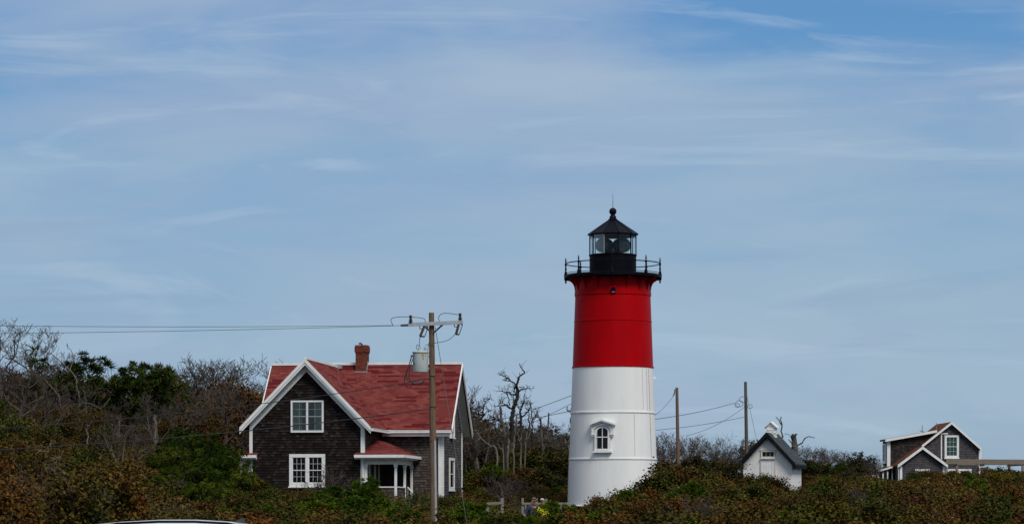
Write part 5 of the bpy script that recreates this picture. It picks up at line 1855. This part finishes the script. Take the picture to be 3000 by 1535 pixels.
# nearer scrub between house, tower and hut
for D, a, c, y0, y1, step in ((166, 1330, 1690, 1300, 1345, 44), (156, 1350, 1680, 1355, 1395, 50), (148, 1350, 1665, 1410, 1440, 52), (160, 1930, 2130, 1334, 1364, 46), (150, 1950, 2110, 1366, 1390, 48), (190, 2360, 2550, 1345, 1370, 50), (172, 2365, 2545, 1375, 1395, 54)):
    px = a + rng.uniform(0, 20)
    while px < c:
        x = (px - CX) / FPX * D
        if not in_building(x, D, .6):
            kind = ['bayberry_shrub', 'scrub_oak', 'thicket_tree', 'bayberry_shrub', 'bare_shrub', 'pitch_pine'][int(rng.integers(6))]
            by_top({'scrub_oak': 'tall_oak', 'bayberry_shrub': 'tall_bayberry'}.get(kind, kind), px, D, rng.uniform(y0, y1), wide=rng.uniform(1.1, 1.5), cat="tree" if kind in ('thicket_tree', 'pitch_pine') else "shrub", group="scrub between the buildings",
                   words={'bayberry_shrub': "olive bayberry shrub", 'scrub_oak': "rusty brown scrub oak", 'thicket_tree': "dense dark cedar tree", 'bare_shrub': "bare grey twiggy shrub", 'pitch_pine': "green pitch pine"}[kind])
        px += step * rng.uniform(.8, 1.25)

# ------------------------------------------------------------------ shrub land, row by row
WORDS = {'bayberry_shrub': ("olive bayberry shrub", "shrub"), 'scrub_oak': ("rusty brown scrub oak", "shrub"), 'crimson_shrub': ("dark crimson shrub", "shrub"), 'yellow_shrub': ("yellow-olive shrub", "shrub"),
         'silver_shrub': ("grey-green shrub", "shrub"), 'bare_shrub': ("bare grey twiggy shrub", "shrub"), 'pitch_pine': ("green pitch pine", "tree")}
def pick(px, D):
    r = float(np.clip(rng.random() * .5 + .5 * (.5 + .62 * math.sin(px * .012 + D * .17) * math.cos(px * .0071 - D * .11)), 0, 1))
    if px < 700:
        tab = [('scrub_oak', .40), ('bayberry_shrub', .58), ('bare_shrub', .97), ('yellow_shrub', 1.0)]
    elif px < 1240:
        tab = [('scrub_oak', .40), ('bayberry_shrub', .78), ('bare_shrub', .86), ('silver_shrub', .92), ('yellow_shrub', 1.0)]
    elif px < 1900:
        tab = [('scrub_oak', .50), ('bayberry_shrub', .88), ('silver_shrub', .93), ('bare_shrub', 1.0)]
    else:
        tab = [('scrub_oak', .46), ('bayberry_shrub', .74), ('bare_shrub', .82), ('crimson_shrub', .86), ('yellow_shrub', 1.0)]
    for k, t in tab:
        if r < t:
            return k
    return tab[0][0]
for D in (56, 62, 69, 76, 84, 92, 101, 111, 122, 134, 147):
    step = 1.55 * FPX / D * (1 if D < 100 else 1.15)
    px = -60 + rng.uniform(0, step)
    while px < 3080:
        q = px + rng.uniform(-.25, .25) * step
        dd = D + rng.uniform(-3, 3)
        x = (q - CX) / FPX * dd
        left = q < 700
        ok = not in_building(x, dd, .9)
        if D > 124 and not left and q < 1950:
            ok = False
        if D > 140 and not left and q < 2370:
            ok = False
        if D < 60 and 60 < q < 900:
            ok = False
        if abs(q - 1272) < 30 and abs(dd - 90) < 4:
            ok = False
        if 1430 < q < 1690 and 99 < dd < 113:
            ok = False
        if ok:
            k = pick(q, dd)
            h = rng.uniform(.7, 1.25) if not left else (rng.uniform(1.1, 2.3) if q < 330 or dd > 120 else rng.uniform(.6, 1.05))
            h = limit_h(q, dd, h, .35)
            if h > .4:
                wrd, cat = WORDS[k]
                if h > 1.45:
                    k = {'scrub_oak': 'tall_oak', 'bayberry_shrub': 'tall_bayberry'}.get(k, k)
                plant(k, q, dd, h, wide=np.clip(1.3 / h, 1.0, 1.9), words=wrd, cat=cat, group="shrubs of the heath")
        px += step * rng.uniform(.85, 1.15)
# taller sprays that stand against the white walls and the skyline
for px, D, yt, k in [(1745, 108, 1462, 'scrub_oak'), (1772, 106, 1452, 'scrub_oak'), (1815, 108, 1436, 'bayberry_shrub'), (1852, 108, 1432, 'scrub_oak'), (1885, 110, 1412, 'bayberry_shrub'), (1922, 108, 1388, 'bayberry_shrub'), (1950, 108, 1368, 'bayberry_shrub'), (1985, 110, 1352, 'scrub_oak'), (2030, 112, 1362, 'bayberry_shrub'), (2075, 115, 1374, 'scrub_oak'),
                     (2195, 130, 1390, 'bayberry_shrub'), (2232, 130, 1388, 'bayberry_shrub'), (2268, 130, 1394, 'scrub_oak'), (2305, 130, 1426, 'bayberry_shrub'), (2338, 132, 1430, 'bayberry_shrub'), (2366, 134, 1406, 'scrub_oak'),
                     (2895, 205, 1366, 'scrub_oak'), (2925, 206, 1368, 'bayberry_shrub'), (2960, 205, 1380, 'bayberry_shrub'), (2990, 204, 1386, 'silver_shrub'), (3020, 204, 1384, 'silver_shrub'), (2840, 200, 1392, 'bayberry_shrub'), (2670, 200, 1384, 'bayberry_shrub'), (2690, 202, 1376, 'scrub_oak'), (2712, 201, 1376, 'bayberry_shrub'), (2732, 202, 1378, 'scrub_oak'), (2756, 200, 1382, 'scrub_oak'), (2776, 201, 1380, 'bayberry_shrub'), (2640, 200, 1408, 'scrub_oak'), (2600, 202, 1408, 'bayberry_shrub'), (2796, 199, 1378, 'bayberry_shrub'), (2818, 201, 1378, 'scrub_oak'), (2838, 200, 1380, 'bayberry_shrub'), (2858, 202, 1384, 'scrub_oak')]:
    wrd, cat = WORDS[k]
    by_top(k, px, D, yt, wide=1.15, words=wrd, cat=cat, group="shrubs of the heath")

# ------------------------------------------------------------------ low undergrowth that fills the heath (nobody could count it)
def undergrowth():
    g = np.random.default_rng(77)
    var = []
    for s in range(5):
        n = 520
        r = np.sqrt(g.random(n)) * .75
        a = g.random(n) * 6.283
        top = .62 * (1 - (r / .8) ** 2) + .06
        zz = top * (1 - g.random(n) ** 2.2 * .8) + g.normal(0, .05, n)
        c = np.stack([r * np.cos(a), r * np.sin(a), np.maximum(zz, .03)], 1)
        var.append((leaf_quads(c, .056, g, 1.6, .4), np.clip(g.normal(.5, .17, n), 0, 1)))
    out, tones = [], []
    for D in np.concatenate([np.arange(53, 150, 2.6), np.arange(150, 232, 5.0)]):
        step = (1.25 if D < 150 else 2.0) * FPX / D
        for px in np.arange(-80, 3080, step):
            q, dd = px + g.uniform(-.5, .5) * step, D + g.uniform(-1.3, 1.3)
            x = (q - CX) / FPX * dd
            if in_building(x, dd, .05 if dd > 100 else .2) or (D < 58 and 150 < q < 830):
                continue
            if D > 185 and q < 1900 and D < 215:
                continue
            qv, t = var[int(g.integers(5))]
            sc_ = g.uniform(.8, 1.35) * (1.0 if dd < 150 else 1.45)
            h = limit_h(q, dd, .62 * sc_, .3) if dd < 140 or q > 1950 else .62 * sc_
            if h < .1:
                continue
            th = g.uniform(0, 6.283)
            ca, sa = math.cos(th), math.sin(th)
            v = qv.copy()
            xx, yy = v[..., 0] * sc_, v[..., 1] * sc_
            zz = v[..., 2] * (h / .62)
            gx, gy_ = x + xx * ca - yy * sa, dd + xx * sa + yy * ca
            zc_ = ground_z(gx.mean(1), gy_.mean(1))
            out.append(np.stack([gx, gy_, zz + zc_[:, None] - .03], 2))
            tones.append(np.clip(.5 + (t - .5) * .75 + g.normal(0, .22), 0, 1))
    me = quadmesh("undergrowth", np.concatenate(out), np.concatenate(tones), M['under'])
    o = bpy.data.objects.new("undergrowth", me)
    COL.objects.link(o)
    tag(o, "low brown and olive undergrowth covering the heath", "undergrowth", kind="stuff")
undergrowth()

# ------------------------------------------------------------------ labels of the plants: look, landmark, place in its row
def region(px, D):
    if px < 250: return "at the wooded hill's left edge"
    if px < 560: return "on the hill above the car"
    if px < 730: return "left of the red-roofed house"
    if D > 145 and px < 1330: return "behind the red-roofed house"
    if px < 1240: return "before the red-roofed house"
    if px < 1430: return "right of the transformer pole"
    if px < 1690: return "behind the seated pair" if D > 111 else "before the seated pair"
    if px < 1930: return "behind the lighthouse" if D > 140 else "at the lighthouse foot"
    if px < 2160: return "between lighthouse and white hut"
    if px < 2370: return "behind the white hut" if D > 166 else "before the white hut"
    if px < 2570: return "between white hut and cottage"
    if px < 2880: return "behind the cottage" if D > 222 else "before the cottage"
    return "by the pergola"
ORD = "first second third fourth fifth sixth seventh eighth ninth tenth eleventh twelfth thirteenth fourteenth fifteenth sixteenth".split()
for words, lst in KINDS.items():
    by = {}
    for it in lst:
        row = "front" if it[1] < 72 else "second" if it[1] < 88 else "middle" if it[1] < 108 else "back" if it[1] < 150 else "farthest"
        by.setdefault((region(it[0], it[1]), row), []).append(it)
    for (reg, row), its in by.items():
        its.sort(key=lambda t: t[0])
        for i, (px, D, root, cat, group) in enumerate(its):
            if len(its) == 1:
                lab = f"{words} {reg}, only one in {row} row"
            elif i == len(its) - 1:
                lab = f"{words} {reg}, rightmost in {row} row"
            elif i == 0:
                lab = f"{words} {reg}, leftmost in {row} row"
            else:
                lab = f"{words} {reg}, {ORD[min(i, 15)]} from left, {row} row"
            tag(root, lab, cat, group)

# ------------------------------------------------------------------ bench, fence and the two seated people
BD = 108.0
bx0 = P(1540, 1500, BD)
BGZ = gz(P(1575, 1500, BD).x, BD)
bench = empty("wooden_bench", (P(1590, 1500, BD).x, BD + .35, BGZ), R(3))
tag(bench, "grey weathered wooden bench with tall back posts under the two people", "bench")
L0, L1 = -.78, .98
def bpart(name, *boxes):
    b = MB()
    for q in boxes:
        b.box(*q)
    return b.build(name, M['grey_wood'], bench, bevel=.008)
for i in range(4):
    bpart("seat_slat", (L0, L1, -.42 + .11 * i, -.33 + .11 * i, .41, .45))
bpart("top_rail", (L0, L1, .06, .11, 1.02, 1.10))
bpart("back_rail", (L0, L1, .06, .11, .52, .58))
for u in np.linspace(L0 + .14, L1 - .12, 11):
    bpart("back_slat", (u - .03, u + .03, .065, .105, .58, 1.02))
for u, zt in ((L0 + .03, 1.27), (L0 + .55, 1.25), (L0 + .92, 1.24), (L1 - .03, 1.08)):
    bpart("back_post", (u - .045, u + .045, .11, .18, -.1, zt))
for u in (L0 + .05, .1, L1 - .05):
    bpart("front_leg", (u - .04, u + .04, -.42, -.34, -.1, .41))
for u in (L0 + .05, L1 - .05):
    bpart("armrest", (u - .05, u + .05, -.46, .06, .64, .69))
fo = P(1458, 1480, BD)
fence = empty("rail_fence", (fo.x, BD, gz(fo.x, BD)))
tag(fence, "short grey rail fence with one post, left of the seated pair", "fence")
fzz = zat(1473, BD) - gz(fo.x, BD)
for i, u in enumerate((-.38, .17)):
    b = MB()
    b.box(u - .055, u + .055, -.05, .05, -.1, fzz + (.19 if i else .02))
    b.build("post", M['grey_wood'], fence, bevel=.01)
for z in (fzz, fzz - .34):
    b = MB()
    b.beam((-.42, -.09, z - .03), (.16, -.09, z + .01), .05, .10)
    b.build("rail", M['grey_wood'], fence, bevel=.01)

def skin_obj(name, verts, edges, radii, m, parent, root=0, sub=2):
    me = bpy.data.meshes.new(name)
    me.from_pydata([tuple(v) for v in verts], edges, [])
    me.materials.append(m)
    o = bpy.data.objects.new(name, me)
    COL.objects.link(o)
    o.parent = parent
    md = o.modifiers.new("skin", 'SKIN')
    md.use_smooth_shade = True
    sv = me.skin_vertices[0].data
    for i, r in enumerate(radii):
        sv[i].radius = (r, r) if isinstance(r, (int, float)) else r
    sv[root].use_root = True
    sb = o.modifiers.new("subsurf", 'SUBSURF')
    sb.levels = sub
    sb.render_levels = sub
    return o

def person(px, top, label, jacket, trousers, skin, hair, rz, turn, left_out):
    p0 = P(px, 1500, BD)
    root = empty("person", (p0.x, BD + .22, BGZ), rz)
    tag(root, label, "person")
    root.scale = (top, top, top)
    V_, E_, R_ = [], [], []
    def v(x, y, z, r, par=None):
        V_.append((x, y, z))
        R_.append(r)
        if par is not None:
            E_.append((par, len(V_) - 1))
        return len(V_) - 1
    pel = v(0, 0, .53, (.15, .13))
    ab = v(0, -.02, .70, (.15, .12), pel)
    ch = v(0, -.03, .90, (.16, .12), ab)
    nk = v(0, -.06, 1.02, .062, ch)
    hd0 = v(turn * .02, -.11, 1.09, .068, nk)
    hd1 = v(turn * .03, -.125, 1.17, (.078, .092), hd0)
    hd2 = v(turn * .035, -.115, 1.25, (.076, .088), hd1)
    v(turn * .06, -.225, 1.155, .014, hd1)            # nose
    for s in (-1, 1):
        sh = v(s * .17, -.03, .95, .062, ch)
        out = left_out if s < 0 else 0.0
        el = v(s * (.24 + .12 * out), -.10, .72, .047, sh)
        wr = v(s * (.13 + .38 * out), -.32 + .12 * out, .62 + .05 * out, .032, el)
        pm = v(s * (.09 + .46 * out), -.39 + .06 * out, .60 + .05 * out, (.030, .018), wr)
        for k in range(4):
            f1 = v(s * (.09 + .46 * out) + (k - 1.5) * .019, -.435 + .06 * out, .592 + .05 * out, .0095, pm)
            v(s * (.08 + .46 * out) + (k - 1.5) * .017, -.47 + .004 * abs(k - 1.5) + .06 * out, .572 + .05 * out, .008, f1)
        t1 = v(s * (.055 + .46 * out), -.37 + .06 * out, .61 + .05 * out, .011, wr)
        v(s * (.04 + .46 * out), -.41 + .06 * out, .60 + .05 * out, .009, t1)
        hp = v(s * .10, -.04, .52, .09, pel)
        kn = v(s * .12, -.46, .51, .066, hp)
        an = v(s * .12, -.47, .09, .042, kn)
        v(s * .13, -.62, .045, .036, an)
    body = skin_obj("body", V_, E_, R_, skin, root)
    # jacket: same torso and arms, a little fuller, open at neck and cuffs
    def clone(name, keep, grow_, m, par):
        idx = {}
        vs, rs, es = [], [], []
        for i in keep:
            idx[i] = len(vs)
            vs.append(V_[i])
            r = R_[i]
            rs.append((r[0] + grow_, r[1] + grow_) if isinstance(r, tuple) else r + grow_)
        for a, c in E_:
            if a in idx and c in idx:
                es.append((idx[a], idx[c]))
        return skin_obj(name, vs, es, rs, m, par)
    step = 20
    arms = []
    legs = []
    base = 8
    for s in range(2):
        o0 = base + s * 18
        arms += [o0, o0 + 1, o0 + 2]
        legs += [o0 + 14, o0 + 15, o0 + 16]
    clone("jacket", [pel, ab, ch] + arms, .022, jacket, body)
    clone("trousers", [pel] + legs, .012, trousers, body)
    b = MB()
    hc = Vector(V_[hd2])
    n, mm = 14, 7
    vs, fs = [], []
    for i in range(mm + 1):
        t = i / mm * 1.75
        for k in range(n):
            a = 2 * math.pi * k / n
            fr = max(0, -math.sin(a))
            tt = t * (1 - .36 * fr)
            vs.append(hc + Vector((.094 * math.sin(tt) * math.cos(a), .108 * math.sin(tt) * math.sin(a) + .008, .10 * math.cos(tt) - .005)))
    for i in range(mm):
        for k in range(n):
            k2 = (k + 1) % n
            fs.append((i * n + k, i * n + k2, (i + 1) * n + k2, (i + 1) * n + k))
    b.add(vs, fs)
    b.build("hair", hair, body, True)
    b = MB()
    hc = Vector(V_[hd1])
    for s in (-1, 1):
        c = hc + Vector((s * .036 + turn * .03, -.098, .03))
        b.tube([c + Vector((0, .012, 0)), c + Vector((0, -.008, 0))], [.031, .031], 10)
    b.beam(hc + Vector((-.085 + turn * .02, -.06, .034)), hc + Vector((-.02 + turn * .03, -.105, .034)), .008, .012)
    b.beam(hc + Vector((.085 + turn * .02, -.06, .034)), hc + Vector((.02 + turn * .03, -.105, .034)), .008, .012)
    b.build("sunglasses", M['black_iron'], body, True)
    b = MB()
    b.tube([hc + Vector((-.03 + turn * .03, -.098, -.045)), hc + Vector((turn * .03, -.106, -.047)), hc + Vector((.03 + turn * .03, -.098, -.045))], .007, 6)
    b.build("mouth", mat("lip", (.25, .09, .08)), body, True)
    for s in (-1, 1):
        b = MB()
        c = hc + Vector((s * .084, .0, .015))
        b.tube([c - Vector((0, 0, .03)), c, c + Vector((0, 0, .03))], [.008, .016, .010], 6)
        b.build("ear", skin, body, True)
skin_m = mat("skin", (.42, .20, .14), (.46, .23, .17), .55, 8)
person(1560, .965, "person in a navy jacket and sunglasses looking down, seated on the bench's left", mat("navy_cloth", (.012, .016, .04), (.02, .025, .055), .8, 10), mat("dark_trousers", (.03, .03, .035), rough=.85), skin_m, mat("grey_brown_hair", (.10, .08, .07), (.17, .14, .12), .8, 30), R(14), 1.0, .7)
person(1592, .94, "person with pale hair and sunglasses in a bright yellow jacket on the bench", mat("hi_vis_cloth", (.62, .66, .0), (.50, .54, .0), .7, 10), mat("dark_trousers_cloth", (.035, .03, .03), rough=.85), skin_m, mat("silver_hair", (.42, .38, .36), (.52, .48, .46), .8, 30), R(-10), -.8, 0.0)

# ------------------------------------------------------------------ parked car (roof in view)
CD = 40.0
co = P(483, 1500, CD)
car = empty("parked_car", (co.x, CD, .012), R(3))
tag(car, "white estate car with black roof rails at the bottom edge", "car")
CZ = zat(1521.0, CD) - .012
white = mat("white_car_paint", (.80, .80, .80), (.78, .78, .78), .12, 2, spec=.6)
black = M['black_iron']
# body side outline: nose to the left
low_ = [(-2.75, .35), (-2.80, .62), (-2.72, .78), (-1.90, .96), (-1.75, .98), (1.65, 1.00), (1.88, .96), (1.92, .60), (1.85, .35)]
b = MB()
L_ = [(x, -.90, z) for x, z in low_] + [(x, .90, z) for x, z in low_]
n = len(low_)
b.add(L_, [tuple(range(n)), tuple(range(2 * n - 1, n - 1, -1))] + [(i, n + i, n + (i + 1) % n, (i + 1) % n) for i in range(n)])
body = b.build("body", white, car, bevel=.05)
# greenhouse and roof as a lofted shell with crown
st = [(-1.80, .98, .80, 0), (-1.35, CZ - .235, .70, .0), (-1.02, CZ - .115, .64, .045), (-.60, CZ - .075, .63, .045), (-.05, CZ - .048, .62, .048), (.45, CZ - .048, .62, .048), (.90, CZ - .072, .615, .045), (1.24, CZ - .115, .60, .045), (1.75, 1.0, .72, 0)]
nn = 9
vs, fs = [], []
for x, z, hw_, crown in st:
    for k in range(nn):
        t = -1 + 2 * k / (nn - 1)
        vs.append((x, hw_ * t, z + crown * (1 - t * t) - (.03 if abs(t) == 1 else 0)))
for i in range(len(st) - 1):
    for k in range(nn - 1):
        fs.append((i * nn + k, i * nn + k + 1, (i + 1) * nn + k + 1, (i + 1) * nn + k))
roofv, rooff = vs, fs
b = MB()
b.add(vs, [f for j, f in enumerate(fs) if 1 <= j // (nn - 1) <= 6])
b.build("roof", white, car, True)
b = MB()
b.add(vs, [f for j, f in enumerate(fs) if j // (nn - 1) < 1 or j // (nn - 1) == 1])
b.v = [(x - .012, y, z + .014) for x, y, z in b.v]
b.build("windscreen", M['pane'], car, True)
b = MB()
b.add(vs, [f for j, f in enumerate(fs) if j // (nn - 1) == 7])
b.build("rear_window", M['pane'], car, True)
for s in (-1, 1):
    k = 0 if s < 0 else nn - 1
    top = [Vector(vs[i * nn + k]) for i in range(len(st))]
    b = MB()
    side = [(p, Vector((p.x, s * .86, .99))) for p in top]
    b.add([q for pr in side for q in pr], [(2 * i, 2 * i + 1, 2 * i + 3, 2 * i + 2) for i in range(len(side) - 1)])
    b.build("side_window", M['pane'], car, True)
    b = MB()
    for i0 in (1, 4, 7):
        p, q = side[i0]
        b.beam(p + Vector((0, s * .012, 0)), q + Vector((0, s * .012, 0)), .09, .03, (1, 0, 0))
    for p, q in zip(top[1:7], top[2:8]):
        b.beam(p + Vector((0, s * .022, -.018)), q + Vector((0, s * .022, -.018)), .03, .075)
    b.build("window_frame", white, car, True)
    b = MB()
    b.tube([top[2] + Vector((0, -s * .01, .03))] + [p + Vector((0, -s * .01, .05)) for p in top[3:7]] + [top[7] + Vector((0, -s * .01, .03))], .017, 8)
    b.build("roof_rail", black, car, True)
    b = MB()
    b.box(-1.55, -1.33, *sorted((s * .90, s * 1.06)), .98, 1.12)
    b.build("wing_mirror", white, car, bevel=.03)
    for x in (-1.92, 1.02):
        b = MB()
        b.tube([(x, s * .70, .32), (x, s * .915, .32)], [.33, .33], 28)
        wh = b.build("wheel", mat("tyre", (.015, .015, .015), rough=.9), car, True)
        b = MB()
        b.tube([(x, s * .90, .32), (x, s * .925, .32)], [.22, .20], 20)
        b.build("rim", M['galv'], wh, True)
    b = MB()
    b.box(-2.81, -2.62, *sorted((s * .50, s * .86)), .62, .76)
    b.build("headlight", M['galv'], car, bevel=.03)
    b = MB()
    b.box(1.80, 1.935, *sorted((s * .55, s * .87)), .72, .92)
    b.build("tail_light", mat("tail_light_red", (.30, .01, .01), rough=.2), car, bevel=.02)
b = MB()
fx = 1.03
fzv = CZ - .06
b.prism([(fx - .16, -.018, fzv), (fx + .08, -.018, fzv), (fx + .09, -.018, fzv + .075), (fx + .05, -.018, fzv + .08)], (0, .036, 0))
b.build("fin_antenna", M['dark_metal'], car, bevel=.006)
